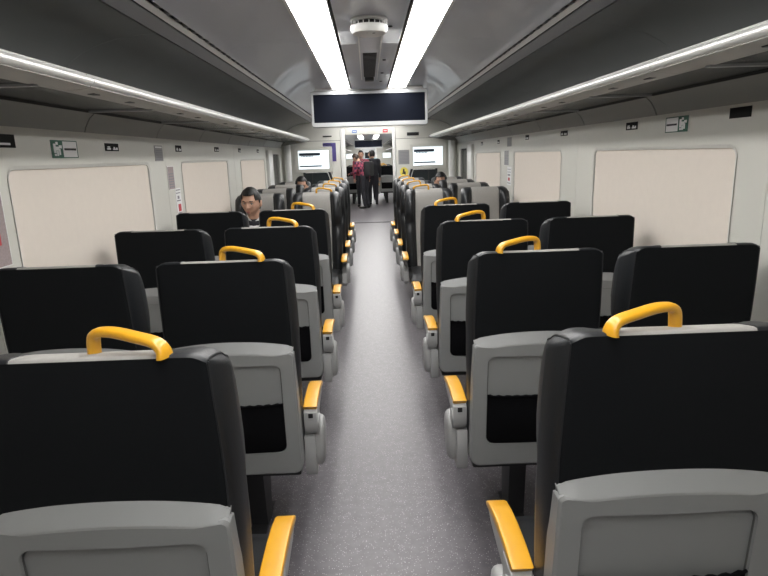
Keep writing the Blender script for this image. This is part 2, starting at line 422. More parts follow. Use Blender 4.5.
# ================================================================ LUGGAGE RACKS
def rack(s, y0, y1, label, detail=True):
    o = empty('luggage_rack', (s*1.15, y0, 1.77)); tag(o, label, 'luggage rack', 'overhead luggage racks')
    T = Matrix.Translation((-s*1.15, -y0, -1.77))
    def put(name, mb, mt, **k): return mb.xf(T).build(name, mt, o, **k)
    step = 1.05 if detail else 8.0
    ys = [y0]; y = 2.055-4*1.05 if detail else y0+step
    while y <= y0+.01: y += step
    while y < y1-.05: ys.append(y); y += step
    ys.append(y1)
    for a, b in zip(ys[:-1], ys[1:]):
        put('front_rail', MB().tube([(s*.950, a+.003, 1.800), (s*.950, b-.003, 1.800)], .0150, .0150, 14), M['alu'])
        put('nose_panel', extrude_profile([(s*.952, 1.789), (s*.968, 1.784), (s*1.00, 1.781), (s*1.045, 1.778)], a+.003, b-.003, -.008*s), M['nose'])
        if detail: put('rail_lip', MB().tube([(s*.962, a+.003, 1.820), (s*.962, b-.003, 1.820)], .005, n=8), M['alu'])
    if detail: ks = [1.87+.975*i for i in range(-4, 8)]
    else: ks = [y0+2.0*i for i in range(0, int((y1-y0)/2))]
    ks = [k for k in ks if y0+.05 < k < y1-.05]
    es = [y0]+ks+[y1]
    for a, b in zip(es[:-1], es[1:]):
        put('shelf_glass', MB().box(s*1.046, s*1.322, a+.012, b-.012, 1.772, 1.780), M['shelf'], smooth=False)
        put('cove_panel', extrude_profile([(s*1.330, 1.775), (s*1.366, 1.744), (s*1.390, 1.704), (s*1.398, 1.680)], a+.09, b+.078, .006*s), M['cove'])
    put('cove_backing', extrude_profile([(s*1.340, 1.780), (s*1.375, 1.756), (s*1.399, 1.712), (s*1.407, 1.682)], y0, y1, .004*s), M['gap'])
    for k in ks:
        put('cross_bar', MB().prism([(s*1.03, 1.764), (s*1.335, 1.764), (s*1.335, 1.784), (s*1.03, 1.784)], k-.014, k+.014, 'y', .002), M['bar'])
    put('back_rail', MB().box(s*1.322, s*1.334, y0, y1, 1.764, 1.786, .002), M['gap'])
    if detail:
        # slim ribs and little clips under the nose panel
        put('nose_trim', MB().tube([(s*1.046, y0, 1.774), (s*1.046, y1, 1.774)], .004, n=6), M['bar'])
        for k in ks:
            for d in (.30, .62):
                if k+d < y1-.1: put('hook', MB().box(s*.992, s*1.018, k+d, k+d+.05, 1.770, 1.7835, .003), M['ped'])
        put('end_bracket', MB().prism([(s*.935, 1.82), (s*.935, 1.785), (s*1.0, 1.765), (s*1.38, 1.71), (s*1.38, 1.79), (s*1.0, 1.83)], y1-.02, y1-.001, 'y', .003), M['nose'])
    return o
rack(-1, YB+.02, BK-.16, 'long aluminium edged luggage rack over the left windows')
rack(1, YB+.02, BK-.16, 'long aluminium edged luggage rack over the right windows')
rack(-1, 18.0, YE-.1, 'distant luggage rack past the doorway, left side', False)
rack(1, 18.0, YE-.1, 'distant luggage rack past the doorway, right side', False)

# ================================================================ HANGING DISPLAY
def display(y, label, sc=True):
    o = empty('hanging_display', (0, y, 2.13)); tag(o, label, 'display')
    T = Matrix.Translation((0, 0, -2.13))
    def put(name, mb, mt, **k): return mb.xf(T).build(name, mt, o, **k)
    fr = rrect(-.545, .540, 1.797, 2.120, .022, 4); inn = rrect(-.520, .515, 1.838, 2.088, .006, 4); n = len(fr)
    vs = [(p[0], .07, p[1]) for p in fr]+[(p[0], .0, p[1]) for p in fr]
    f2 = rrect(-.540, .535, 1.802, 2.115, .020, 4)
    vs += [(p[0], -.006, p[1]) for p in f2]+[(p[0], -.006, p[1]) for p in inn]+[(p[0], .004, p[1]) for p in inn]
    fs = [(k*n+i, k*n+(i+1) % n, (k+1)*n+(i+1) % n, (k+1)*n+i) for k in range(4) for i in range(n)]+[tuple(range(n))]
    put('display_frame', MB().add(vs, fs), M['scrframe'])
    put('screen', MB().prism(inn, .002, .006, 'y'), M['screen'], smooth=False)
    put('mounting_box', MB().box(-.50, .50, .01, .065, 2.108, 2.146, .004), M['white'])
    for x in (-.25, .25):
        put('ceiling_bracket', MB().box(x-.03, x+.03, .02, .05, 2.11, 2.155, .003), M['ped'])
    return o
display(5.60, 'wide black screen in a silver frame hanging across the aisle')
display(22.6, 'small distant black hanging screen seen through the doorway')

# smoke detector
sd = empty('smoke_detector', (-.007, 2.80, 2.128)); tag(sd, 'round white smoke detector on the centre of the ceiling', 'smoke detector')
MB().lathe([(.050, 0.0), (.084, -.001), (.086, -.006), (.084, -.012)]).build('base_ring', M['white'], sd)
MB().lathe([(.058, -.010), (.060, -.032)]).build('sensor_chamber', M['slot'], sd)
MB().lathe([(.083, -.030), (.085, -.034), (.084, -.048), (.076, -.062), (.060, -.068), (.001, -.070)]).build('cover', M['white'], sd)
for k in range(20):
    a = 2*PI*k/20
    c, s_ = math.cos(a), math.sin(a)
    MB().tube([(.081*c, .081*s_, -.010), (.081*c, .081*s_, -.033)], .0022, n=5).build('rib', M['white'], sd)
MB().ell((.02, -.045, -.066), (.010, .006, .004), 10, 6).build('test_button', M['slot'], sd)
MB().ell((-.01, -.05, -.066), (.004, .004, .003), 8, 6).build('indicator_light', M['slot'], sd)

# ceiling service channel with grille
gr = empty('ceiling_grille', (0, 3.95, 2.128)); tag(gr, 'long narrow ceiling channel with dark ribbed grille behind the smoke detector', 'grille')
MB().box(-.062, .062, -.95, .92, -.005, .0, .002).build('channel_plate', M['ceil'], gr)
for x in (-.060, .060): MB().box(x-.004, x+.004, -.95, .92, -.010, .0, .002).build('channel_rail', M['alu'], gr)
MB().box(-.042, .042, -.30, .74, -.0075, -.004).build('grille_back', M['slot'], gr, smooth=False)
for k in range(22):
    y = -.28+k*.047
    MB().box(-.040, .040, y, y+.020, -.012, -.007, .001).build('grille_slat', M['ped'], gr, smooth=False)
MB().box(-.035, .035, .78, .86, -.03, -.004, .006).build('sensor_box', M['ped'], gr)
for i, (x, y, nm) in enumerate(((.095, 2.96, 'beside the smoke detector'), (.095, 3.95, 'right of the ceiling grille, nearer one'), (.095, 4.55, 'right of the ceiling grille, middle one'), (.095, 5.05, 'right of the ceiling grille, farthest one'))):
    o = MB().lathe([(.012, 0), (.012, -.003), (.008, -.005), (.001, -.005)], n=14).build('ceiling_fixing', M['ped'], loc=(x, y, 2.128))
    tag(o, f'small dark round fixing in the ceiling centre panel, {nm}', 'fixing', 'ceiling fixings')

# ================================================================ WALL SIGNS AND NOTICES
def wall_sign(name, label, cat, s, y0, y1, z0, z1, bg, prints, group=None, x=1.40, rim=None):
    """prints: list of (kind name, material, [(u0,u1,v0,v1)...]) in 0..1 of the plate; u runs left to right for a viewer in the aisle"""
    y0, y1 = min(y0, y1), max(y0, y1)
    o = empty(name, (s*x, (y0+y1)/2, z0)); tag(o, label, cat, group)
    T = Matrix.Translation((-s*x, -(y0+y1)/2, -z0))
    MB().box(s*(x-.0025), s*x, y0, y1, z0, z1).xf(T).build('plate', bg, o, smooth=False)
    if rim:
        mb = MB(); e = .004
        for q in ((y0, y1, z0, z0+e), (y0, y1, z1-e, z1), (y0, y0+e, z0, z1), (y1-e, y1, z0, z1)): mb.box(s*(x-.0035), s*(x-.002), *q)
        mb.xf(T).build('plate_border', rim, o, smooth=False)
    for nm, mt, rs in prints:
        mb = MB()
        for r in rs:
            u0, u1 = r[0], r[1]
            if s > 0: u0, u1 = 1-r[1], 1-r[0]          # on the right wall left-to-right runs towards the camera
            ya, yb = y0+(y1-y0)*u0, y0+(y1-y0)*u1
            za, zb_ = z0+(z1-z0)*r[2], z0+(z1-z0)*r[3]
            mb.box(s*(x-.0042), s*(x-.002), ya, yb, za, zb_)
        mb.xf(T).build(nm, mt, o, smooth=False)
    return o
icon = [(.12, .38, .18, .40), (.16, .34, .45, .6), (.55, .9, .16, .34), (.6, .7, .34, .55), (.78, .9, .34, .48)]
def safety(s, y0, y1, z0, z1, label):
    g0, g1 = (.0, .42) if s < 0 else (.58, 1.0); c = (g0+g1)/2
    o = wall_sign('safety_sign', label, 'sign', s, y0, y1, z0, z1, M['paper'], [('green_field', M['green'], [(g0, g1, 0, 1)])], rim=M['green'])
    y0, y1 = min(y0, y1), max(y0, y1)
    def rects(rs, nm, mt):
        mb = MB()
        for r in rs:
            u0, u1 = (r[0], r[1]) if s < 0 else (1-r[1], 1-r[0])
            mb.box(s*(-.0056), s*(-.004), (u0-.5)*(y1-y0), (u1-.5)*(y1-y0), r[2]*(z1-z0), r[3]*(z1-z0))
        mb.build(nm, mt, o, smooth=False)
    rects([(c-.05, c+.03, .74, .90), (c-.14, c-.06, .28, .80), (c-.07, c+.06, .42, .64), (c+.04, c+.10, .18, .52), (c+.06, c+.16, .55, .72), (c-.04, c+.02, .12, .40), (c-.13, c-.06, .12, .24)], 'pictogram', M['paper'])
    t0 = .47 if s < 0 else .07
    rects([(t0+.052*i, t0+.052*i+.038, .44, .56) for i in range(9)], 'lettering', M['ink'])
safety(-1, 2.60, 2.83, 1.560, 1.637, 'green and white safety sign with figure above the nearest left window')
safety(1, 2.63, 2.83, 1.592, 1.662, 'green and white safety sign with figure above the nearest right window')
def seat_plate(s, y0, y1, z0, z1, label, pr=icon):
    wall_sign('seat_number_plate', label, 'sign', s, y0, y1, z0, z1, M['blackplate'], [('lettering', M['paper'], pr)] if pr else [], group='seat number plates over the windows')
seat_plate(-1, 2.17, 2.345, 1.600, 1.650, 'black plate at top left corner of picture beside window edge', [(.28, .80, .20, .36)])
seat_plate(-1, 3.13, 3.295, 1.594, 1.634, 'black and white seat plate right of the green left safety sign')
seat_plate(-1, 4.26, 4.39, 1.598, 1.642, 'small black and white plate above the second left window, over the pink notice')
seat_plate(-1, 5.33, 5.48, 1.605, 1.645, 'small black and white plate above far end of second left window')
seat_plate(-1, 6.30, 6.42, 1.605, 1.645, 'tiny black and white plate above near end of third left window')
seat_plate(-1, 7.35, 7.47, 1.605, 1.645, 'tiny black and white plate above far end of third left window')
seat_plate(1, 2.20, 2.332, 1.628, 1.668, 'plain black plate right of the green right safety sign', [])
seat_plate(1, 3.13, 3.268, 1.622, 1.662, 'black plate with white marks left of the green right safety sign')
seat_plate(1, 4.23, 4.378, 1.627, 1.662, 'small black plate above near end of second right window')
seat_plate(1, 5.25, 5.36, 1.625, 1.665, 'small black and white plate above far end of second right window')
seat_plate(1, 6.42, 6.52, 1.612, 1.652, 'tiny black plate above near end of third right window')
seat_plate(1, 7.35, 7.47, 1.612, 1.652, 'tiny black plate above far end of third right window')
lines = [(.12, .88, .1+.11*i, .14+.11*i) for i in range(7)]
# left pier stickers
wall_sign('notice', 'grey sticker with lines high on the left wall between first and second window', 'notice', -1, 3.84, 3.985, 1.535, 1.635, M['greypaper'], [('lettering', M['greyink'], lines[:6]), ('heading', M['paper'], [(.1, .9, .84, .93)])])
wall_sign('notice', 'pinkish notice in a clear frame between first and second left window', 'notice', -1, 4.035, 4.165, 1.34, 1.50, M['pinkpaper'], [('lettering', M['greyink'], lines[:6])], rim=M['paper'])
wall_sign('notice', 'white strip notice with red square beside the second left window', 'notice', -1, 4.155, 4.27, 1.135, 1.345, M['paper'],
          [('red_square', M['red'], [(.3, .78, .22, .46)]), ('lettering', M['greyink'], [(.1, .9, .07, .10), (.1, .9, .15, .18), (.15, .8, .56, .6), (.3, .6, .64, .74), (.1, .85, .82, .85), (.1, .9, .92, .95)])])
wall_sign('framed_poster', 'reddish grey poster in a white frame at the left picture edge', 'poster', -1, 1.72, 2.20, 1.165, 1.44, M['pinkpaper'], [('red_patch', M['red'], [(.55, .9, .30, .48)]), ('lettering', M['greyink'], [(.1, .9, .62, .66), (.1, .9, .72, .76), (.1, .9, .82, .86)])], rim=M['white'])
# right pier stickers
wall_sign('notice', 'grey sticker high on the right wall between second and third window', 'notice', 1, 5.88, 6.06, 1.575, 1.665, M['greypaper'], [('lettering', M['greyink'], lines[:5])])
wall_sign('notice', 'tall grey notice between second and third right window', 'notice', 1, 5.98, 6.18, 1.385, 1.54, M['greypaper'], [('lettering', M['greyink'], lines[:6])], rim=M['paper'])
wall_sign('notice', 'white strip notice with red mark between second and third right window', 'notice', 1, 5.87, 6.04, 1.19, 1.375, M['paper'], [('red_square', M['red'], [(.3, .7, .25, .42)]), ('lettering', M['greyink'], [(.1, .9, .1, .14), (.2, .8, .52, .60), (.1, .9, .7, .73), (.1, .9, .85, .88)])])

# bulkhead fittings (face the camera)
def face_sign(name, label, cat, x0, x1, z0, z1, bg, prints, y=BK, th=.004, rim=None, group=None):
    o = empty(name, ((x0+x1)/2, y, z0)); tag(o, label, cat, group)
    T = Matrix.Translation((-(x0+x1)/2, -y, -z0))
    MB().box(x0, x1, y-th, y, z0, z1).xf(T).build('plate', bg, o, smooth=False)
    for nm, mt, rs in prints:
        mb = MB()
        for r in rs: mb.box(x0+(x1-x0)*r[0], x0+(x1-x0)*r[1], y-th-.002, y-th+.001, z0+(z1-z0)*r[2], z0+(z1-z0)*r[3])
        mb.xf(T).build(nm, mt, o, smooth=False)
    return o
def wall_screen(x0, x1, z0, z1, label):
    o = empty('wall_screen', ((x0+x1)/2, BK, z0)); tag(o, label, 'screen', 'lit bulkhead screens')
    T = Matrix.Translation((-(x0+x1)/2, 0, -z0))
    e = .055
    fr = rrect(x0-e, x1+e, z0-e, z1+e, .03, 4); inn = rrect(x0, x1, z0, z1, .006, 4); n = len(fr)
    vs = [(p[0], 0, p[1]) for p in fr]+[(p[0], -.03, p[1]) for p in fr]+[(p[0], -.03, p[1]) for p in inn]+[(p[0], -.018, p[1]) for p in inn]
    fs = [(k*n+i, k*n+(i+1) % n, (k+1)*n+(i+1) % n, (k+1)*n+i) for k in range(3) for i in range(n)]
    MB().add(vs, fs).xf(T).build('screen_frame', M['wall'], o)
    MB().prism(inn, -.022, -.012, 'y').xf(T).build('lit_screen', M['lcd'], o, smooth=False)
    mb = MB(); W, H = x1-x0, z1-z0
    mb.box(x0+.03*W, x0+.72*W, -.025, -.0215, z0+.72*H, z0+.87*H)
    mb.box(x0+.03*W, x0+.76*W, -.025, -.0215, z0+.12*H, z0+.19*H)
    mb.xf(T).build('text_band', M['lcdbar'], o, smooth=False)
    mb = MB()
    for i in range(8): mb.box(x0+(.10+.05*i)*W, x0+(.135+.05*i)*W, -.025, -.0215, z0+.66*H, z0+.71*H)
    mb.xf(T).build('lettering', M['lcdbar'], o, smooth=False)
    o.location.y = BK
wall_screen(-1.145, -.658, 1.345, 1.635, 'lit white information screen on the bulkhead left of the doorway')
wall_screen(.690, 1.165, 1.352, 1.640, 'lit white information screen on the bulkhead right of the doorway')
face_sign('poster', 'purple and white poster on the bulkhead left of the doorway', 'poster', -.745, -.540, 1.455, 1.745, M['paper'],
          [('purple_field', M['purple'], [(0, 1, .80, 1.0), (.68, 1, 0, .80)]), ('lettering', M['paper'], [(.06, .6, .86, .92)]), ('small_print', M['greyink'], [(.06, .6, .1+.1*i, .13+.1*i) for i in range(6)])])
face_sign('notice', 'square grey notice on the bulkhead right of the doorway', 'notice', .455, .630, 1.375, 1.600, M['greypaper'], [('lettering', M['greyink'], [(.1, .9, .1+.1*i, .13+.1*i) for i in range(8)])])
ys_ = MB().prism([(.541+.068*math.cos(i*PI/12), 1.255+.075*math.sin(i*PI/12)) for i in range(24)], BK-.004, BK, 'y').xf(Matrix.Translation((-.541, -BK, -1.255))).build('sticker', M['yellowpaper'], loc=(.541, BK, 1.255), smooth=False)
tag(ys_, 'round yellow sticker with a dark mark on the bulkhead below the grey notice', 'sticker')
MB().box(-.018, .008, -.006, -.003, -.01, .045).box(-.03, .02, -.006, -.003, -.03, -.012).box(.004, .026, -.006, -.003, -.045, .005).build('pictogram', M['ink'], ys_, smooth=False)
face_sign('vent_plate', 'small dark slotted plate high on the bulkhead right of the doorway', 'plate', .60, .79, 1.820, 1.870, M['ped'], [('slot', M['slot'], [(.1, .9, .25, .4), (.1, .9, .6, .75)])], th=.008)
face_sign('vent_plate', 'small grey plate high on the bulkhead above the purple poster', 'plate', -.74, -.60, 1.835, 1.855, M['ped'], [('slot', M['slot'], [(.1, .9, .4, .6)])], th=.008)
face_sign('door_sign', 'small blue sign on the left of the doorway header', 'sign', -.275, -.195, 1.885, 1.930, M['blue'], [('lettering', M['paper'], [(.15, .85, .4, .6)])], y=BK-.01)
face_sign('door_sign', 'small red sign on the right of the doorway header', 'sign', .215, .295, 1.880, 1.930, M['red'], [('lettering', M['paper'], [(.2, .8, .4, .6)])], y=BK-.01)
def dark_panel(s, label):
    o = empty('bulkhead_window', (s*.86, BK, .80)); tag(o, label, 'window')
    out = [(s*1.08, .82), (s*1.08, 1.33), (s*.68, 1.33), (s*.655, 1.315), (s*.56, 1.02), (s*.56, .82)]
    inn = [(s*1.06, .84), (s*1.06, 1.305), (s*.69, 1.305), (s*.672, 1.295), (s*.585, 1.015), (s*.585, .84)]
    T = Matrix.Translation((-s*.86, 0, -.80)); n = 6
    vs = [(p[0], 0, p[1]) for p in out]+[(p[0], -.02, p[1]) for p in out]+[(p[0], -.02, p[1]) for p in inn]+[(p[0], -.008, p[1]) for p in inn]
    fs = [(k*n+i, k*n+(i+1) % n, (k+1)*n+(i+1) % n, (k+1)*n+i) for k in range(3) for i in range(n)]
    MB().add(vs, fs).xf(T).build('window_frame', M['ped'], o, smooth=False)
    MB().prism(inn, -.012, -.004, 'y').xf(T).build('dark_glass', M['shelf'], o, smooth=False)
    i2 = [(s*1.045, .855), (s*1.045, 1.288), (s*.70, 1.288), (s*.686, 1.280), (s*.602, 1.012), (s*.602, .855)]
    mb = MB()
    for a, b in zip(i2[1:-1], i2[2:]): mb.tube([(a[0], -.018, a[1]), (b[0], -.018, b[1])], .007, n=6)
    mb.xf(T).build('inner_trim', M['alu'], o)
    MB().box(s*.93, s*.945, -.018, -.01, .84, 1.30).xf(T).build('divider', M['gap'], o, smooth=False)
    o.location.y = BK
wall_end_y = YE
for s_, nm_ in ((-1, 'left'), (1, 'right')):
    o = empty('wall_screen', (s_*1.02, YE, 1.38)); tag(o, f'tiny far lit screen on the end wall of the next saloon, {nm_} side', 'screen', 'far end screens')
    MB().box(-.26, .26, -.03, 0, -.03, .29, .01).build('screen_frame', M['wall'], o)
    MB().box(-.22, .22, -.034, -.02, 0, .26).build('lit_screen', M['lcd'], o, smooth=False)
d2 = empty('door_2', (0, YE, 0)); tag(d2, kind='structure')
MB().box(-.38, .38, -.02, -.005, .01, 1.90).build('door_leaf', M['scrframe'], d2, smooth=False)
MB().box(-.20, .20, -.024, -.018, .75, 1.70).build('door_glass', M['pane'], d2, smooth=False)
for x in (-.42, .42): MB().box(x-.04, x+.04, -.05, 0, 0, 1.98, .006).build('door_jamb', M['white'], d2)
MB().box(-.38, .38, -.05, 0, 1.90, 1.98, .006).build('door_header', M['white'], d2)
dark_panel(-1, 'dark glazed slant-sided panel under the left bulkhead screen')
dark_panel(1, 'dark glazed slant-sided panel under the right bulkhead screen')

# ================================================================ SEATS
def lean(z): return (0.80-z)*0.07
def lerp_tab(tab, z):
    if z <= tab[0][0]: return tab[0][1]
    for (a, va), (b, vb) in zip(tab[:-1], tab[1:]):
        if z <= b: return va+(vb-va)*(z-a)/(b-a)
    return tab[-1][1]
WT = [(.40, .222), (.60, .229), (.80, .236), (.93, .239), (1.05, .2365), (1.15, .2325), (1.20, .230)]
def sstep(a, b, x):
    t = max(0, min(1, (x-a)/(b-a))); return t*t*(3-2*t)
US = [0, .1, .2, .3, .4, .48, .54, .5742, .61, .65, .70, .76, .82, .87, .905, .9307, .95, .965, .978, .989, .996, 1.0]
US = [-u for u in reversed(US[1:])]+US
ZTOP, RC = 1.200, .055
def back_col(u, n1=16, n2=8, n3=18):
    """points of the closed side profile of the seat back at relative width u; returns (points, index where top starts, where front starts)"""
    W0 = .2525; ax = abs(u)*W0
    a = ax-(W0-RC); zt = ZTOP-(RC*(1-math.sqrt(max(0, 1-(a/RC)**2))) if a > 0 else 0)
    ztb = zt-.007
    def yb(z):
        e = max(0, min(1, (ax-.226)/(W0-.226))); return .088*(1-math.sqrt(max(0, 1-e*e)))-.006*(1-(ax/.25)**2)*math.sin(max(0, min(1, (z-.85)/.35))*PI)
    def yf(z):
        wing = .075*sstep(.145, .185, ax)*sstep(.86, .97, z)*(1-sstep(1.08, 1.20, z)*.75)
        low = .045*sstep(.150, .195, ax)*(1-sstep(.80, .90, z))
        pil = .016*math.exp(-((z-1.07)/.09)**2)*(1-sstep(.13, .16, ax))
        y = .098+wing+low+pil
        e = max(0, min(1, (ax-.205)/(W0-.205))); m_ = .088
        return m_+(y-m_)*math.sqrt(max(0, 1-e*e))
    pts = []; sg = 1 if u >= 0 else -1
    def X(z): return u*lerp_tab(WT, z)
    for i in range(n1): z = .44+(ztb-.44)*i/(n1-1); pts.append((X(z), yb(z)+lean(z), z))
    b0, f0 = yb(ztb), yf(ztb); h = min(.008, (f0-b0)/2+.0001); dr = min(.030, (f0-b0)*.35)
    for i in range(1, n2):
        t = PI*i/n2; y = (b0+f0)/2-(f0-b0)/2*math.copysign(abs(math.cos(t))**.7, math.cos(t)); fr = (1-math.cos(t))/2; z = ztb+h*math.sin(t)**.6-dr*fr**1.6; pts.append((X(z), y+lean(z), z))
    zf = ztb-dr
    for i in range(n3): z = zf+(.45-zf)*i/(n3-1); pts.append((X(z), yf(z)+lean(z), z))
    return pts
N1, N2, N3 = 16, 8, 18
COLS = [back_col(u, N1, N2, N3) for u in US]
ROWS = len(COLS[0])
def back_parts():
    groups = {'back_cover': [], 'side_bolster': [], 'side_bolsterB': [], 'headrest_panel': []}
    for i in range(len(US)-1):
        um = (US[i]+US[i+1])/2; ax = abs(um)*.2525
        for j in range(ROWS-1):
            if j < N1-1: g = 'back_cover' if ax < .235 else 'side_bolster'
            else: g = 'headrest_panel' if ax < .145 else 'side_bolster'
            if g == 'side_bolster' and um > 0: g = 'side_bolsterB'
            groups[g].append((i, j))
    out = {}
    for g, quads in groups.items():
        idx = {}; vs = []; fs = []
        def V(i, j):
            if (i, j) not in idx: idx[(i, j)] = len(vs); vs.append(COLS[i][j])
            return idx[(i, j)]
        for i, j in quads: fs.append((V(i, j), V(i+1, j), V(i+1, j+1), V(i, j+1)))
        me = bpy.data.meshes.new(g.replace('B', '')); me.from_pydata(vs, [], fs)
        bm = bmesh.new(); bm.from_mesh(me); bmesh.ops.remove_doubles(bm, verts=bm.verts[:], dist=1e-6)
        bmesh.ops.recalc_face_normals(bm, faces=bm.faces)
        bm.to_mesh(me); bm.free()
        # outward = away from the middle of the back
        me.polygons.foreach_set('use_smooth', [True]*len(me.polygons))
        f = me.polygons[len(me.polygons)//2]; c = Vector((0, .05, .8))
        if g == 'back_cover' and f.normal.y > 0 or g == 'headrest_panel' and f.normal.y < 0: me.flip_normals()
        me.materials.append({'back_cover': M['black'], 'side_bolster': M['leather'], 'side_bolsterB': M['leather'], 'headrest_panel': M['greyfab']}[g])
        out[g] = me
    return out
BP = back_parts()
def piping_me(sg):
    i = US.index(.9307) if sg > 0 else US.index(-.9307)
    p = [Vector(q) for q in COLS[i][1:N1+N2+6]]; mb = MB()
    mb.tube([q+Vector((0, -.0008, .0008)) for q in p], .0026, n=6); return mb.me('piping', M['thread'])
PIP = {s: piping_me(s) for s in (-1, 1)}
def top_seam_me(sg):
    i = US.index(.5742) if sg > 0 else US.index(-.5742)
    p = [Vector(q) for q in COLS[i][N1-1:]]; return MB().tube(p, .002, n=5).me('piping', M['thread'])
TSEAM = {s: top_seam_me(s) for s in (-1, 1)}

# shell
def z2(x): x = abs(x); return .873-.012*min(1, (x/.165))**2+(max(0, x-.165)/.07)*.007
def zs(x): x = abs(x); return .906-.024*(x/.232)**2-(max(0, x-.200)/.03)**2*.010
SW = .226
def shell_w(z): return SW+(.87-z)*.012
def ray_poly(cx, cz, a, poly):
    dx, dz = math.cos(a), math.sin(a); best = None; n = len(poly)
    for i in range(n):
        x1, z1_ = poly[i]; x2, z2_ = poly[(i+1) % n]; ex, ez = x2-x1, z2_-z1_
        den = dx*ez-dz*ex
        if abs(den) < 1e-12: continue
        t = ((x1-cx)*ez-(z1_-cz)*ex)/den; u = ((x1-cx)*dz-(z1_-cz)*dx)/den
        if t > 0 and -1e-6 <= u <= 1+1e-6 and (best is None or t > best): best = t
    return (cx+dx*best, cz+dz*best)
def shell_parts():
    cx, cz = 0, .63
    outer = []
    w_ = SW-.010
    for i in range(25): x = w_-2*w_*i/24; outer.append((x, z2(x)))
    outer = [(SW-.003, z2(SW)-.005)]+outer+[(-SW+.003, z2(SW)-.005)]
    outer = [(SW, z2(SW)-.010)]+outer+[(-SW, z2(SW)-.010)]
    zb, r = .378, .035
    outer += [(-shell_w(.5), .5)]+[(-shell_w(.38)+r-r*math.cos(t*PI/12), zb+r-r*math.sin(t*PI/12)) for t in range(7)]
    outer += [(shell_w(.38)-r+r*math.sin(t*PI/12), zb+r-r*math.cos(t*PI/12)) for t in range(7)]+[(shell_w(.5), .5)]
    inner = rrect(-.178, .178, .472, .822, .028, 6)
    angs = sorted({math.atan2(p[1]-cz, p[0]-cx) for p in inner+outer})
    A = [angs[0]]
    for a in angs[1:]:
        if a-A[-1] > 1e-4: A.append(a)
    O = [ray_poly(cx, cz, a, outer) for a in A]; I = [ray_poly(cx, cz, a, inner) for a in A]; n = len(A)
    def L(pts, y, k=1.0, off=0):
        res = []
        for p in pts:
            d = Vector((p[0]-cx, p[1]-cz)); q = d*(1-off/d.length) if off else d; x, z = cx+q.x, cz+q.y
            yy = y-.010*(1-(x/.24)**2)
            res.append((x, yy+lean(z), z))
        return res
    layers = [L(I, -.012, off=.003), L(I, -.024), L(O, -.024, off=.008), L(O, -.019)]
    lo = L(O, .03); lo = [(p[0], p[1], p[2]) for p in lo]; layers.append(lo)
    vs = [v for l in layers for v in l]; fs = [(k*n+i, k*n+(i+1) % n, (k+1)*n+(i+1) % n, (k+1)*n+i) for k in range(4) for i in range(n)]
    mb = MB().add(vs, fs)
    # bevelled brow strip above the recess
    w_ = SW-.0015; xs = [w_-2*w_*i/24 for i in range(25)]; v = []; f = []
    for x in xs:
        a, b = z2(x), zs(x); q = -.010*(1-(x/.24)**2)
        v += [(x*.985, -.0235+q+lean(a)+(.006 if abs(x) > SW-.01 else 0), a-.003-(.012 if abs(x) > SW-.01 else 0)), (x, -.002+lean(b), b), (x, .03+lean(b), b)]
    for i in range(24):
        k = i*3; f += [(k, k+3, k+4, k+1), (k+1, k+4, k+5, k+2)]
    n0 = len(xs)*3
    v += [(w_, .03+lean(.85), z2(SW)-.012), (-w_, .03+lean(.85), z2(SW)-.012)]
    f += [(0, 1, 2, n0), (n0-3, n0+1, n0-1, n0-2)]
    mb.add(v, f)
    sh = mb.me('back_shell', M['shell'], True, 30)
    vs = []; mbp = MB()
    pts = rrect(-.1785, .1785, .4715, .8225, .028, 6); cxs = [(0, .65)]+pts
    v = [(p[0], -.017-.010*(1-(p[0]/.24)**2)+lean(p[1]), p[1]) for p in cxs]; k = len(pts)
    # grid for a gently curved sheet
    gv = []; gf = []; nx, nz = 12, 8
    for i in range(nz+1):
        z = .470+.354*i/nz
        for j in range(nx+1):
            x = -.180+.36*j/nx; gv.append((x, -.0125-.010*(1-(x/.24)**2)+lean(z), z))
    for i in range(nz):
        for j in range(nx): a = i*(nx+1)+j; gf.append((a, a+1, a+nx+2, a+nx+1))
    rp = MB().add(gv, gf).me('recess_panel', M['shell'], True, None)
    # net pocket with a gathered hem
    gv = []; gf = []; nx, nz = 36, 12; TT = [0, .012, .035, .07, .11, .15, .22, .32, .45, .6, .75, .9, 1.0]
    poly = rrect(-.175, .175, .476, .70, .03, 6)
    for i in range(nz+1):
        t = TT[i]
        for j in range(nx+1):
            sx = -1+2*j/nx; x = .1755*sx; z = .475+.193*t
            if t < .16: # rounded lower corners
                c = .1755-.028; dz = (.475+.028)-z
                if dz > 0: lim = c+math.sqrt(max(0, .028**2-dz**2)); x = max(-lim, min(lim, x))
            edge = max(0, 1-sx**6); bul = .016*edge*math.sin(min(1, t*1.15+.05)*PI*.78)
            rip = .0010*math.sin(j*2.1)*(t**3)
            gv.append((x, -.0205-.010*(1-(x/.24)**2)-bul+rip+lean(z), z+.0010*math.sin(j*1.9)*(t > .99)))
    for i in range(nz):
        for j in range(nx): a = i*(nx+1)+j; gf.append((a, a+1, a+nx+2, a+nx+1))
    pk = MB().add(gv, gf)
    top = gv[nz*(nx+1):]
    hem = MB().tube([Vector(p)+Vector((0, -.001, .001)) for p in top], .0045, n=6, radii=[1+.18*math.sin(i*1.9) for i in range(nx+1)])
    rim = MB(); q = [Vector((p[0], -.0150-.010*(1-(p[0]/.24)**2)+lean(p[1]), p[1])) for p in rrect(-.1765, .1765, .4735, .8205, .027, 6)]
    rim.tube(q+[q[0]], .0028, n=5, caps=False)
    return rim.me('recess_rim', M['line']), sh, rp, pk.me('seat_pocket', M['net'], True, None), hem.me('pocket_hem', M['net'])
RIM, SHELL, RECESS, POCKET, HEM = shell_parts()

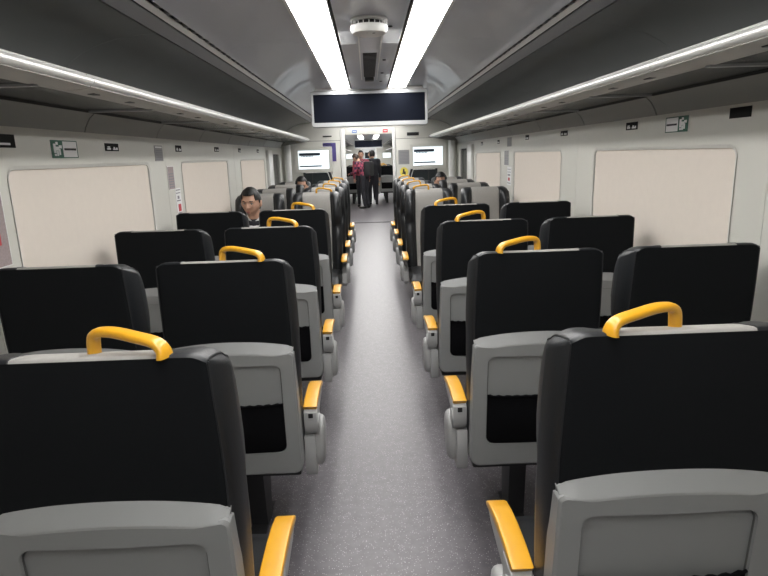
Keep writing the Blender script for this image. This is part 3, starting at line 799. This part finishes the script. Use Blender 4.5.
def cushion_me():
    bm = bmesh.new(); bmesh.ops.create_grid(bm, x_segments=14, y_segments=12, size=1)
    top = []
    mb = MB(); vs = []; fs = []; nx, ny = 14, 12
    for k in (1, 0):
        for i in range(ny+1):
            for j in range(nx+1):
                sx, sy = -1+2*j/nx, -1+2*i/ny
                rx = math.copysign(abs(sx)**.85, sx); x = .224*rx; y = .32+.235*sy
                e = (1-abs(sx)**8)*(1-abs(sy)**8)
                z = (.405+.055*e**.4+.012*sstep(.7, .95, abs(sx))-.012*max(0, sy)**2) if k else .375
                vs.append((x*(1 if k else .94), .32+(y-.32)*(1 if k else .95), z))
    n = (nx+1)*(ny+1)
    for k in range(2):
        for i in range(ny):
            for j in range(nx): a = k*n+i*(nx+1)+j; fs.append((a, a+1, a+nx+2, a+nx+1))
    ring = [j for j in range(nx+1)]+[i*(nx+1)+nx for i in range(1, ny+1)]+[ny*(nx+1)+j for j in range(nx-1, -1, -1)]+[i*(nx+1) for i in range(ny-1, 0, -1)]
    for a, b in zip(ring, ring[1:]+ring[:1]): fs.append((a, b, b+n, a+n))
    bm.free()
    return MB().add(vs, fs).me('seat_cushion', M['leather'], True, 60)
CUSH = cushion_me()
PAN = MB().box(-.215, .215, .06, .52, .335, .380, .012).me('seat_pan', M['ped'])
PED = MB().prism([(.16, .33), (.40, .33), (.36, .28), (.33, .02), (.42, .0), (.12, .0), (.22, .02), (.20, .28)], -.035, .035, 'x', .004).me('pedestal', M['ped'])

def handle_me(a):
    # from the aisle-side foot on the rear top edge to the inner foot on the headrest top
    A = Vector((a*.142, -.024, 1.194)); B = Vector((a*-.002, .020, 1.180))
    path = [A, A+Vector((-a*.001, .001, .009)), A+Vector((-a*.006, .003, .018)), A+Vector((-a*.018, .007, .026)),
            A.lerp(B, .35)+Vector((0, 0, .038)), A.lerp(B, .65)+Vector((0, 0, .049)),
            B+Vector((a*.022, -.008, .054)), B+Vector((a*.009, -.004, .049)), B+Vector((a*.002, 0, .035)), B+Vector((0, 0, -.004))]
    # resample smoothly
    def cr(p0, p1, p2, p3, t): return 0.5*((2*p1)+(p2-p0)*t+(2*p0-5*p1+4*p2-p3)*t*t+(3*p1-p0-3*p2+p3)*t**3)
    out = []
    for i in range(len(path)-1):
        p0, p1, p2, p3 = path[max(i-1, 0)], path[i], path[i+1], path[min(i+2, len(path)-1)]
        for k in range(3): out.append(cr(p0, p1, p2, p3, k/3))
    out.append(path[-1]); n = 14; vs = []; fs = []
    d0 = (B-A); d0.z = 0; side = d0.cross(Vector((0, 0, 1))).normalized()     # horizontal, across the bar
    for i, p in enumerate(out):
        d = (out[min(i+1, len(out)-1)]-out[max(i-1, 0)]).normalized(); nrm = side.cross(d).normalized()
        t = i/(len(out)-1)
        hw = .0165-.003*t+.003*max(0, 1-t*5); ht = .0088
        for j in range(n):
            c, s_ = math.cos(2*PI*j/n), math.sin(2*PI*j/n)
            vs.append(p+side*math.copysign(abs(c)**.75, c)*hw+nrm*math.copysign(abs(s_)**.75, s_)*ht)
    for i in range(len(out)-1):
        for j in range(n): q = i*n+j; r = i*n+(j+1) % n; fs.append((q, r, r+n, q+n))
    fs += [tuple(range(n))[::-1], tuple((len(out)-1)*n+j for j in range(n))]
    return MB().add(vs, fs).me('grab_handle', M['yellow'], True, 60)
def arm_meshes(a):
    """aisle armrest; a = local x direction of the aisle"""
    x0, x1 = a*.240, a*.293
    c = {}
    pad = [(-.012, .672), (.06, .682), (.14, .684), (.20, .680), (.26, .668), (.285, .654), (.287, .642), (.26, .645), (.20, .656), (.10, .660), (.0, .655)]
    c['armrest_pad'] = MB().prism(pad, x0, x1, 'x', .005, 3).me('armrest_pad', M['yellow'], True, 40)
    beam = [(.02, .656), (.10, .658), (.20, .654), (.26, .643), (.275, .636), (.24, .618), (.15, .600), (.07, .590), (.02, .590)]
    c['armrest_beam'] = MB().prism(beam, a*.247, a*.289, 'x', .005, 2).me('armrest_beam', M['armgrey'], True, 40)
    cap = [(.035, .660), (.0, .658), (-.016, .648), (-.018, .61), (-.014, .575), (.002, .552), (.03, .542), (.06, .552), (.07, .59), (.07, .660)]
    c['armrest_hub'] = MB().prism(cap, a*.241, a*.295, 'x', .006, 3).me('armrest_hub', M['armgrey'], True, 40)
    c['hub_slot'] = MB().box(a*.259, a*.277, -.0205, .02, .628, .646, .002).me('hub_slot', M['slot'])
    mb = MB()
    mb.prism([(.012+.030*math.cos(i*PI/8), .602+.030*math.sin(i*PI/8)) for i in range(16)], a*.292, a*.299, 'x', .002)
    c['hub_cover'] = mb.me('hub_cover', M['armgrey'], True, 40)
    low = [(-.008, .546), (-.012, .50), (-.012, .395), (.0, .378), (.12, .378), (.16, .41), (.15, .50), (.09, .546)]
    c['armrest_post'] = MB().prism(low, a*.236, a*.280, 'x', .005, 2).me('armrest_post', M['armgrey'], True, 40)
    sc = [(.01, .575), (.05, .592), (.12, .588), (.15, .55), (.13, .47), (.10, .392), (.05, .385), (.02, .43)]
    mb = MB(); bm = bmesh.new()
    # bulging side cover: outline shrinks as it stands off the post
    L = []
    cen = Vector((.09, .51)); lv = [(.277, 1.0), (.292, 1.0), (.302, .95), (.309, .84), (.312, .60)]
    pts = []
    k = len(sc)
    for i in range(k):
        p, q = Vector(sc[i]), Vector(sc[(i+1) % k]); pts += [p, p.lerp(q, .5)]
    sm = [(pts[i-1]+pts[i]*2+pts[(i+1) % len(pts)])/4 for i in range(len(pts))]; n = len(sm); vs = []; fs = []
    for x, sc_ in lv:
        for p in sm: q = cen+(p-cen)*sc_; vs.append((a*x, q.x, q.y))
    for l in range(len(lv)-1):
        for i in range(n): fs.append((l*n+i, l*n+(i+1) % n, (l+1)*n+(i+1) % n, (l+1)*n+i))
    fs += [tuple(range(n)), tuple((len(lv)-1)*n+i for i in range(n))]
    bm.free()
    c['side_cover'] = mb.add(vs, fs).me('side_cover', M['armgrey'], True, 50)
    for me in c.values(): me.transform(Matrix.Translation((-a*.010, .112, -.071)))
    return c
def centre_arm(a):
    c = {}
    c['armrest_beam'] = MB().prism([(.04, .672), (.20, .668), (.28, .655), (.285, .64), (.20, .632), (.05, .60), (.0, .60), (-.01, .63), (.0, .665)], a*.250, a*.285, 'x', .006, 2).me('centre_armrest', M['armgrey'], True, 40)
    c['armrest_beam'].transform(Matrix.Translation((-a*.006, .11, -.07)))
    return c
HANDLE = {a: handle_me(a) for a in (-1, 1)}; ARM = {a: arm_meshes(a) for a in (-1, 1)}; CARM = {a: centre_arm(a) for a in (-1, 1)}

def make_seat(a, aisle, full=True):
    """a: local x direction of the aisle"""
    o = empty('train_seat')
    link('back_cover', BP['back_cover'], o)
    for q, s in (('side_bolster', -1), ('side_bolsterB', 1)):
        b = link('side_bolster', BP[q], o)
        link('piping', PIP[s], b)
    h = tag(link('headrest_panel', BP['headrest_panel'], o), 'light grey centre panel of the black seat')
    for s in (-1, 1): link('piping', TSEAM[s], h)
    sh = tag(link('back_shell', SHELL, o), 'grey plastic lower back shell')
    link('recess_panel', RECESS, sh); link('recess_rim', RIM, sh)
    pk = link('seat_pocket', POCKET, o); link('pocket_hem', HEM, pk)
    link('seat_cushion', CUSH, o); link('seat_pan', PAN, o); link('pedestal', PED, o)
    if aisle:
        tag(link('grab_handle', HANDLE[a], o), 'yellow grab handle')
        c = ARM[a]
        b = link('armrest_beam', c['armrest_beam'], o)
        p = tag(link('armrest_pad', c['armrest_pad'], o), 'yellow armrest pad')
        hb = link('armrest_hub', c['armrest_hub'], o); link('hub_slot', c['hub_slot'], hb); link('hub_cover', c['hub_cover'], hb)
        ps = link('armrest_post', c['armrest_post'], o); link('side_cover', c['side_cover'], ps)
    else:
        link('centre_armrest', CARM[a]['armrest_beam'], o)
    return o
PROTO = {}
def place_seat(x, y, facing_away, label, group):
    aisle = abs(x) < .8; toward = -1 if x > 0 else 1           # world direction of the aisle
    a = toward if facing_away else -toward
    key = (a, aisle)
    if key in PROTO: o = copy_tree(PROTO[key])
    else: o = make_seat(a, aisle); PROTO[key] = o
    o.location = (x, y, 0); o.rotation_euler = (0, 0, 0 if facing_away else PI)
    tag(o, label, 'seat', group); return o
AW = [1.030, 1.955, 2.915, 3.860]; FC = [5.70, 6.60, 7.50, 8.40]
ORD = ['nearest', 'second', 'third', 'fourth']
for s, sn in ((-1, 'left'), (1, 'right')):
    for i, y in enumerate(AW):
        if i == 0 and s < 0: y -= .03
        place_seat(s*.545, y, True, f'black seat back with yellow handle, {sn} of the aisle, {ORD[i]} row from camera', 'aisle seats facing away')
        place_seat(s*1.090, y, True, f'black seat back beside the {sn} windows, {ORD[i]} row from camera', 'window seats facing away')
    for i, y in enumerate(FC):
        nm = ['nearest', 'second', 'third', 'last'][i]
        place_seat(s*.545, y, False, f'camera-facing grey and black seat with yellow handle, {sn} of aisle, {nm} such row', 'aisle seats facing the camera')
        place_seat(s*1.090, y, False, f'camera-facing grey and black seat beside {sn} windows, {nm} such row', 'window seats facing the camera')
for s, sn in ((-1, 'left'), (1, 'right')):
    for i, y in enumerate((18.8, 19.8, 20.8, 21.8)):
        place_seat(s*.545, y, True, f'distant black seat seen through the doorway, {sn} side, {ORD[i]} row there', 'distant seats past the doorway')

# ================================================================ PEOPLE
def evaluated(me, mods):
    o = bpy.data.objects.new('tmp_build', me); COL.objects.link(o)
    for kind, kw in mods:
        md = o.modifiers.new(kind, kind)
        for k, v in kw.items(): setattr(md, k, v)
    bpy.context.view_layer.update(); dg = bpy.context.evaluated_depsgraph_get()
    r = bpy.data.meshes.new_from_object(o.evaluated_get(dg)); bpy.data.objects.remove(o); return r
def skin_mesh(nodes, edges, root, sub=1):
    """nodes: name -> (x,y,z,r)"""
    names = list(nodes); ix = {n: i for i, n in enumerate(names)}
    me = bpy.data.meshes.new('tmp'); me.from_pydata([nodes[n][:3] for n in names], [(ix[a], ix[b]) for a, b in edges], [])
    o = bpy.data.objects.new('tmp_build', me); COL.objects.link(o)
    md = o.modifiers.new('Skin', 'SKIN'); md.branch_smoothing = 0.6
    lay = me.skin_vertices[0].data if me.skin_vertices else None
    if lay is None:
        bm = bmesh.new(); bm.from_mesh(me); bm.verts.layers.skin.verify(); bm.to_mesh(me); bm.free(); lay = me.skin_vertices[0].data
    for n in names:
        r = nodes[n][3]; rr = r if isinstance(r, tuple) else (r, r)
        lay[ix[n]].radius = rr; lay[ix[n]].use_root = (n == root)
    sb = o.modifiers.new('Sub', 'SUBSURF'); sb.levels = sub; sb.render_levels = sub
    bpy.context.view_layer.update(); dg = bpy.context.evaluated_depsgraph_get()
    r = bpy.data.meshes.new_from_object(o.evaluated_get(dg)); bpy.data.objects.remove(o); return r
def join_meshes(mes):
    bm = bmesh.new()
    for m_ in mes: bm.from_mesh(m_)
    me = bpy.data.meshes.new('joined'); bm.to_mesh(me); bm.free(); return me
def head_meshes(seed=0):
    """head centred at the ear line, face towards +y, z up, about .24 tall (chin -.125 .. crown .125)"""
    def surf(d, hair=0.0):
        x, y, z = d
        p = Vector((x*.083, y*.098, z*.122))
        if z < 0:                                   # jaw narrows
            k = -z; p.x *= 1-.30*k**1.4; p.y *= (1-.10*k) if y > 0 else (1-.38*k)
        if z > .2: p.x *= 1-.05*(z-.2)
        if not hair and y > 0:
            q = Vector((p.x, 0, p.z))
            def g(cx, cz, sx, sz): return math.exp(-((q.x-cx)/sx)**2-((q.z-cz)/sz)**2)
            p.y += .024*g(0, -.030, .011, .013)+.013*g(0, -.010, .007, .022)           # nose tip, bridge
            p.y += .005*g(.013, -.036, .006, .007)+.005*g(-.013, -.036, .006, .007)    # nostrils
            p.y += .006*g(.025, .028, .022, .007)+.006*g(-.025, .028, .022, .007)      # brow
            p.y -= .011*g(.030, .006, .016, .011)+.011*g(-.030, .006, .016, .011)      # sockets
            p.y += .005*g(.040, -.025, .018, .016)+.005*g(-.040, -.025, .018, .016)    # cheeks
            p.y += .008*g(0, -.062, .024, .0065)-.004*g(0, -.0665, .022, .0022)+.006*g(0, -.073, .018, .006)
            p.y -= .005*g(0, -.086, .022, .007); p.y += .010*g(0, -.104, .022, .014)
        return p
    nu, nv = 64, 56; vs = []; fs = []
    for i in range(nv+1):
        t = PI*i/nv
        for j in range(nu):
            a = 2*PI*j/nu; vs.append(surf((math.sin(t)*math.cos(a), math.sin(t)*math.sin(a), math.cos(t))))
    for i in range(nv):
        for j in range(nu): a = i*nu+j; b = i*nu+(j+1) % nu; fs.append((a, b, b+nu, a+nu))
    mb = MB().add(vs, fs)
    bm = bmesh.new(); bv = [bm.verts.new(v) for v in mb.v]
    for f in mb.f: bm.faces.new([bv[q] for q in f])
    bmesh.ops.remove_doubles(bm, verts=bm.verts[:], dist=1e-5); me = bpy.data.meshes.new('head'); bm.to_mesh(me); bm.free()
    ears = MB()
    for s in (-1, 1):
        ears.ell((s*.086, -.004, -.006), (.011, .019, .033), 14, 10); ears.ell((s*.082, -.002, -.030), (.007, .010, .012), 10, 8)
    ears.tube([(0, -.022, -.05), (0, -.030, -.11), (0, -.040, -.17)], .056, .058, 18)
    e = bpy.data.meshes.new('ears'); e.from_pydata([tuple(v) for v in ears.v], [], ears.f)
    return join_meshes([me, e]), surf
def hair_mb(surf, style='short'):
    rnd = random.Random(3); nu, nv = 56, 40; vs = []; fs = []; keep = {}
    def inside(a, z, y):
        # forehead line, temples, nape
        front = math.sin(a)
        if style == 'short':
            line = .60+.04*math.sin(a*11) if front > .62 else (.22 if front > .2 else (.02 if front > -.25 else -.52))
        else: line = .50 if front > .6 else (-.5 if front > .1 else -1.0)
        return z > line
    for layer in (1.0,):
        for i in range(nv+1):
            t = PI*i/nv
            for j in range(nu):
                a = 2*PI*j/nu; d = (math.sin(t)*math.cos(a), math.sin(t)*math.sin(a), math.cos(t)); p = surf(d, 1.0)
                th = .007+.009*max(0, d[2])+(.004 if d[1] > .3 and d[2] > .4 else 0)+(rnd.uniform(-.0015, .0015) if 2 < i < nv-2 else 0)
                if style != 'short': th += .010
                n = Vector(d).normalized(); vs.append(p+n*th)
    for i in range(nv):
        for j in range(nu):
            tm_ = PI*(i+.5)/nv; a = 2*PI*(j+.5)/nu
            if inside(a, math.cos(tm_), math.sin(a)):
                q = i*nu+j; r = i*nu+(j+1) % nu; fs.append((q, r, r+nu, q+nu))
    bm = bmesh.new(); bv = [bm.verts.new(v) for v in vs]
    for f in fs: bm.faces.new([bv[k] for k in f])
    bmesh.ops.remove_doubles(bm, verts=bm.verts[:], dist=1e-5)
    bmesh.ops.delete(bm, geom=[v for v in bm.verts if not v.link_faces], context='VERTS')
    bmesh.ops.recalc_face_normals(bm, faces=bm.faces)
    bmesh.ops.solidify(bm, geom=bm.faces[:], thickness=.012)
    return MB().bm(bm)
HEAD, HSURF = head_meshes()
HAIR_S = hair_mb(HSURF, 'short'); HAIR_L = hair_mb(HSURF, 'long')
def hand_nodes(w, d, palm_up, side, curl=.5):
    """nodes of palm and five fingers; w wrist, d direction of the hand, palm normal palm_up, side = thumb direction"""
    w, d, n, t = Vector(w), Vector(d).normalized(), Vector(palm_up).normalized(), Vector(side).normalized()
    N = {}; E = []
    p = w+d*.045; N['palm'] = (*(p), (.036, .016)); q = w+d*.082; N['knuck'] = (*q, (.036, .013)); E += [('palm', 'knuck')]
    fing = []
    for k, (off, ln) in enumerate(((.028, .068), (.010, .077), (-.009, .070), (-.027, .055))):
        b = w+d*.078+t*off; c1 = b+(d*math.cos(curl*.4)+n*math.sin(curl*.4)).normalized()*ln*.45
        c2 = c1+(d*math.cos(curl*1.1)+n*math.sin(curl*1.1)).normalized()*ln*.32; c3 = c2+(d*math.cos(curl*1.8)+n*math.sin(curl*1.8)).normalized()*ln*.25
        fing.append([b, c1, c2, c3])
    tb = w+d*.025+t*.022; th = [tb, tb+(t*.8+d*.6).normalized()*.032, tb+(t*.8+d*.6).normalized()*.032+(d*.95+n*.2+t*.2).normalized()*.028, tb+(t*.8+d*.6).normalized()*.032+(d*.95+n*.3).normalized()*.052]
    fing.append(th); return (p, q), fing, t, n
def hand_mesh(w, d, n, t, curl=.5):
    (p, q), fing, tt, nn = hand_nodes(w, d, n, t, curl); mb = MB(); w = Vector(w); d = Vector(d).normalized(); tt = Vector(t).normalized(); nn = Vector(n).normalized()
    prof = [(0, .026, .019), (.02, .031, .018), (.05, .040, .016), (.078, .041, .013), (.088, .034, .009)]; k = 14; vs = []; fs = []
    for s_, rw, rt in prof:
        c = w+d*s_
        for j in range(k): a = 2*PI*j/k; vs.append(c+tt*math.cos(a)*rw+nn*math.sin(a)*rt)
    for i in range(len(prof)-1):
        for j in range(k): a = i*k+j; b = i*k+(j+1) % k; fs.append((a, b, b+k, a+k))
    fs += [tuple(range(k)), tuple((len(prof)-1)*k+j for j in range(k))]; mb.add(vs, fs)
    for i, f in enumerate(fing):
        r = .0088 if i < 4 else .0100
        mb.tube(f, r, n=9, up=tuple(nn), radii=[1.08, 1, .9, .7]); mb.ell(tuple(f[-1]), (r*.72,)*3, 8, 6)
    me = bpy.data.meshes.new('hand'); me.from_pydata([tuple(v) for v in mb.v], [], mb.f); return me
def limb(mb, pts, rs, n=16, up=(0, 1, 0)):
    # smooth tapering limb through points, radii (rx, rz) or r
    P_ = [Vector(p) for p in pts]; R = [r if isinstance(r, tuple) else (r, r) for r in rs]; out = []; ro = []
    def cr(a, b, c, d, t): return 0.5*((2*b)+(c-a)*t+(2*a-5*b+4*c-d)*t*t+(3*b-a-3*c+d)*t**3)
    for i in range(len(P_)-1):
        q = [P_[max(i-1, 0)], P_[i], P_[i+1], P_[min(i+2, len(P_)-1)]]; s_ = 5
        for k in range(s_):
            t = k/s_; out.append(cr(*q, t)); t2 = t*t*(3-2*t); ro.append((R[i][0]*(1-t2)+R[i+1][0]*t2, R[i][1]*(1-t2)+R[i+1][1]*t2))
    out.append(P_[-1]); ro.append(R[-1]); vs = []; fs = []; k = len(out)
    for i, p in enumerate(out):
        d = (out[min(i+1, k-1)]-out[max(i-1, 0)]).normalized(); u = Vector(up)
        if abs(d.dot(u)) > .93: u = Vector((0, 0, 1))
        sx = d.cross(u).normalized(); sz = sx.cross(d).normalized()
        for j in range(n): a = 2*PI*j/n; vs.append(p+sx*math.cos(a)*ro[i][0]+sz*math.sin(a)*ro[i][1])
    for i in range(k-1):
        for j in range(n): a = i*n+j; b = i*n+(j+1) % n; fs.append((a, b, b+n, a+n))
    fs += [tuple(range(n))[::-1], tuple((k-1)*n+j for j in range(n))]; mb.add(vs, fs)
    mb.ell(tuple(P_[0]), (max(R[0]),)*3 if not isinstance(rs[0], tuple) else (R[0][0]*.95, R[0][1]*.95, R[0][1]*.8), n, 8)
    mb.ell(tuple(P_[-1]), (min(R[-1]),)*3, n, 8); return mb
def raw(mb):
    me = bpy.data.meshes.new('raw'); me.from_pydata([tuple(v) for v in mb.v], [], mb.f); return me
def remeshed(mes, name, voxel, material, smooth_it=4):
    j = join_meshes(mes)
    me = evaluated(j, [('REMESH', dict(mode='VOXEL', voxel_size=voxel)), ('SMOOTH', dict(factor=.5, iterations=smooth_it))])
    me.name = name; me.materials.clear(); me.materials.append(material); me.polygons.foreach_set('use_smooth', [True]*len(me.polygons)); return me
def person(label, loc, rz, pose, head, cols, voxel=.010, hair='short', scale=1.0, extras=None, group=None, face=True):
    """pose: dict of joints (local metres, facing +y); head: (yaw, pitch) degrees; cols: skin, top, trousers, hair materials"""
    o = empty('person', loc, rz); tag(o, label, 'person', group); o.scale = (scale,)*3
    J = {k: Vector(v) for k, v in pose.items()}
    HM = Matrix.Translation(J['head']) @ Matrix.Rotation(math.radians(head[0]), 4, 'Z') @ Matrix.Rotation(math.radians(head[1]), 4, 'X')
    hd = HEAD.copy(); hd.transform(HM)
    hip, chest, nk = J['hip'], J['chest'], J['neck']
    def torso(g, low=True):
        mb = MB(); mid = hip.lerp(chest, .5)
        limb(mb, [hip, mid, chest, nk+Vector((0, -.005, -.045)), nk], [(.155+g, .105+g), (.135+g, .10+g), (.165+g, .115+g), (.10+g, .07+g), (.055+g*.3, .055+g*.3)])
        return mb
    def arms(g, cuff=1.0):
        mb = MB()
        for q in 'lr':
            sh, el, wr = J['sh'+q], J['el'+q], J['wr'+q]
            limb(mb, [nk.lerp(sh, .35)+Vector((0, 0, -.03)), sh, sh.lerp(el, .5), el, el.lerp(wr, .4), el.lerp(wr, cuff)], [.045+g, .048+g, .041+g, .036+g, .034+g, .025+g])
        return mb
    def legs(g, low=1.0):
        mb = MB()
        for q, sx in (('l', -1), ('r', 1)):
            hp = hip+Vector((sx*.085, 0, -.02)); kn, an = J['kn'+q], J['an'+q]
            limb(mb, [hp, hp.lerp(kn, .5), kn, kn.lerp(an, .35), kn.lerp(an, low)], [.088+g, .074+g, .054+g, .052+g, .036+g])
        return mb
    hands = []
    for q, sx in (('l', -1), ('r', 1)):
        d = J.get('hd'+q) or (J['wr'+q]-J['el'+q]).normalized(); n_ = J.get('hn'+q, Vector((0, 0, -1)))
        n_ = (n_-d*n_.dot(d)).normalized(); t_ = J.get('ht'+q, Vector((-sx, 0, 0))); t_ = (t_-d*t_.dot(d)-n_*n_.dot(t_)).normalized()
        hands.append(hand_mesh(J['wr'+q], d, n_, t_, J_curl))
    neck = MB().tube([nk+Vector((0, 0, -.05)), nk, (HM @ Vector((0, -.025, -.06)))], .056, .056, 16)
    body = remeshed([hd, raw(neck), raw(torso(0)), raw(arms(0)), raw(legs(0))]+hands, 'body', voxel, cols['skin'], 2)
    b = tag(link('body', body, o), 'skin of face and hands')
    # clothing
    mes = [raw(torso(.016)), raw(arms(.012, .98))]
    t = link('top', remeshed(mes, 'top', voxel*1.1, cols['top'], 5), o)
    link('trousers', remeshed([raw(legs(.012, .97)), raw(MB().ell(tuple(hip+Vector((0, 0, -.01))), (.175, .125, .10)))], 'trousers', voxel*1.2, cols['trousers'], 5), o)
    for q, sx in (('l', -1), ('r', 1)):
        an = J['an'+q]; fd = J.get('ft'+q, Vector((sx*.1, 1, 0))).normalized(); sh = MB()
        limb(sh, [an+Vector((0, 0, .0))-fd*.03+Vector((0, 0, -.03)), an+Vector((0, 0, -.045))+fd*.04, an+Vector((0, 0, -.055))+fd*.12, an+Vector((0, 0, -.06))+fd*.17], [(.042, .045), (.044, .036), (.042, .028), (.03, .02)], up=(0, 0, 1))
        link('shoe', sh.me('shoe', M['shoe'], True, 60), o)
    hmb = MB(); src = HAIR_S if hair == 'short' else HAIR_L
    hmb.add(src.v, src.f).xf(HM)
    if hair == 'bun': hmb.add(*(lambda q: (q.v, q.f))(MB().ell((0, -.11, .04), (.04, .04, .04)).xf(HM)))
    link('hair', hmb.me('hair', cols['hair'], True, 50), o)
    if face:
        for s in (-1, 1):
            e = MB().ell((s*.030, .073, .004), (.0155, .012, .0075), 14, 8).xf(HM).build('eye', M['eye'], o)
            MB().ell((s*.030-.002, .0825, .0015), (.0062, .004, .0062), 12, 8).xf(HM).build('iris', M['iris'], e)
            MB().tube([(s*.014, .094, .024), (s*.030, .094, .029), (s*.048, .082, .024)], .0022, .0040, 6).xf(HM).build('eyebrow', M['hair'], o)
            MB().tube([(s*.0155, .0845, .008), (s*.030, .0885, .0135), (s*.045, .078, .008)], .0022, .0025, 6).xf(HM).build('eyelid', M['hair'], o)
        MB().ell((0, .0985, -.0625), (.021, .0042, .0040), 14, 6).ell((0, .0975, -.0715), (.018, .0045, .0045), 14, 6).xf(HM).build('mouth', M['lip'], o)
    if extras: extras(o, J, HM)
    return o
J_curl = .6
SIT = dict(hip=(0, .16, .56), chest=(0, .15, .86), neck=(0, .155, 1.01), head=(0, .185, 1.145), shl=(-.185, .14, .955), shr=(.185, .14, .955),
           ell=(-.235, .20, .70), elr=(.235, .20, .70), wrl=(-.13, .40, .625), wrr=(.13, .40, .625),
           knl=(-.10, .58, .53), knr=(.10, .58, .53), anl=(-.11, .56, .085), anr=(.11, .56, .085))
def collar(o, J, HM):
    nk = J['neck']; mb = MB(); n = 20
    vs = []; fs = []
    for i, (z, r) in enumerate(((-.035, .085), (.0, .072), (.030, .068), (.030, .064), (-.02, .070))):
        for j in range(n):
            a = 2*PI*j/n; dip = -.055*max(0, math.sin(a))**3 if i < 4 else -.06*max(0, math.sin(a))**3
            vs.append((nk.x+r*math.cos(a)*1.0, nk.y+.0+r*math.sin(a)*1.05, nk.z+z+dip))
    for i in range(4):
        for j in range(n): fs.append((i*n+j, i*n+(j+1) % n, (i+1)*n+(j+1) % n, (i+1)*n+j))
    mb.add(vs, fs).build('collar', M['shirt'], o)
# seated man: in the nearest camera-facing seat on the left by the window, leaning forward, looking down towards the window
sm = dict(SIT)
sm.update(hip=(0, .22, .56), chest=(0, .36, .85), neck=(.01, .395, 1.01), head=(.02, .455, 1.155), shl=(-.185, .36, .925), shr=(.185, .36, .925),
          ell=(-.235, .40, .68), elr=(.235, .40, .68), wrl=(-.11, .56, .63), wrr=(.11, .56, .63), knl=(-.10, .66, .53), knr=(.10, .66, .53), anl=(-.11, .64, .085), anr=(.11, .64, .085))
person('man with short black hair in dark jacket seated by the left window looking down', (-1.065, 5.66, 0), PI, sm, (-10, -8),
       dict(skin=M['skin'], top=M['jacket'], trousers=M['trousers'], hair=M['hair']), voxel=.0055, extras=collar)
# two passengers at the far end of the saloon
for s, sn, yw in ((-1, 'left', 10), (1, 'right', -10)):
    p = dict(SIT); p['head'] = (s*.06, .22, 1.145); p['neck'] = (s*.05, .175, 1.03); p['chest'] = (s*.03, .16, .87)
    person(f'passenger with black hair seated at the far {sn} end before the bulkhead', (s*1.03, 8.38, 0), PI, p, (yw, -8),
           dict(skin=M['skin'], top=M['shirt'] if s > 0 else M['jacket'], trousers=M['trousers'], hair=M['hair']), voxel=.012, group='passengers at the bulkhead')
STAND = dict(hip=(0, 0, .93), chest=(0, .02, 1.24), neck=(0, .02, 1.42), head=(0, .06, 1.56), shl=(-.19, .01, 1.37), shr=(.19, .01, 1.37),
             ell=(-.23, .0, 1.09), elr=(.23, .0, 1.09), wrl=(-.22, .12, .86), wrr=(.22, .12, .86),
             knl=(-.10, .03, .50), knr=(.10, .03, .50), anl=(-.10, -.02, .085), anr=(.10, -.02, .085))
def pack(o, J, HM):
    c = J['chest']
    bg = MB().box(c.x-.16, c.x+.16, c.y-.33, c.y-.13, c.z-.26, c.z+.16, .05).build('backpack', M['bag'], o)
    for s in (-1, 1): MB().tube([(c.x+s*.10, c.y-.14, c.z+.12), (c.x+s*.11, c.y-.02, c.z+.20), (c.x+s*.11, c.y+.135, c.z+.06), (c.x+s*.13, c.y+.10, c.z-.12)], .016, .006, 8).build('strap', M['bag'], bg)
st = dict(STAND); st.update(chest=(0, .10, 1.20), neck=(0, .20, 1.36), head=(0, .29, 1.47), shl=(-.19, .17, 1.31), shr=(.19, .17, 1.31), ell=(-.22, .22, 1.05), elr=(.22, .24, 1.05), wrl=(-.12, .42, 1.02), wrr=(.12, .42, 1.02))
person('standing passenger in red plaid shirt with black backpack bending forward beyond the doorway', (-.14, 17.3, 0), math.radians(62), st, (0, -28),
       dict(skin=M['skin'], top=M['plaid'], trousers=M['trousers'], hair=M['brownhair']), voxel=.013, extras=pack)
s2 = dict(STAND)
person('dark clothed passenger seen from behind, right of the plaid shirted one', (.10, 18.5, 0), 0, s2, (0, 0),
       dict(skin=M['skin'], top=M['jacket'], trousers=M['trousers'], hair=M['hair']), voxel=.016, face=False)
person('distant passenger in a pink top standing behind the bending passenger', (-.25, 18.0, 0), PI, s2, (0, -5),
       dict(skin=M['skin'], top=M['pink'], trousers=M['trousers'], hair=M['hair']), voxel=.016)
person('distant passenger in a light blue top farthest along the next saloon', (.06, 20.6, 0), PI, s2, (0, 0),
       dict(skin=M['skin'], top=M['teal'], trousers=M['trousers'], hair=M['hair']), voxel=.016)
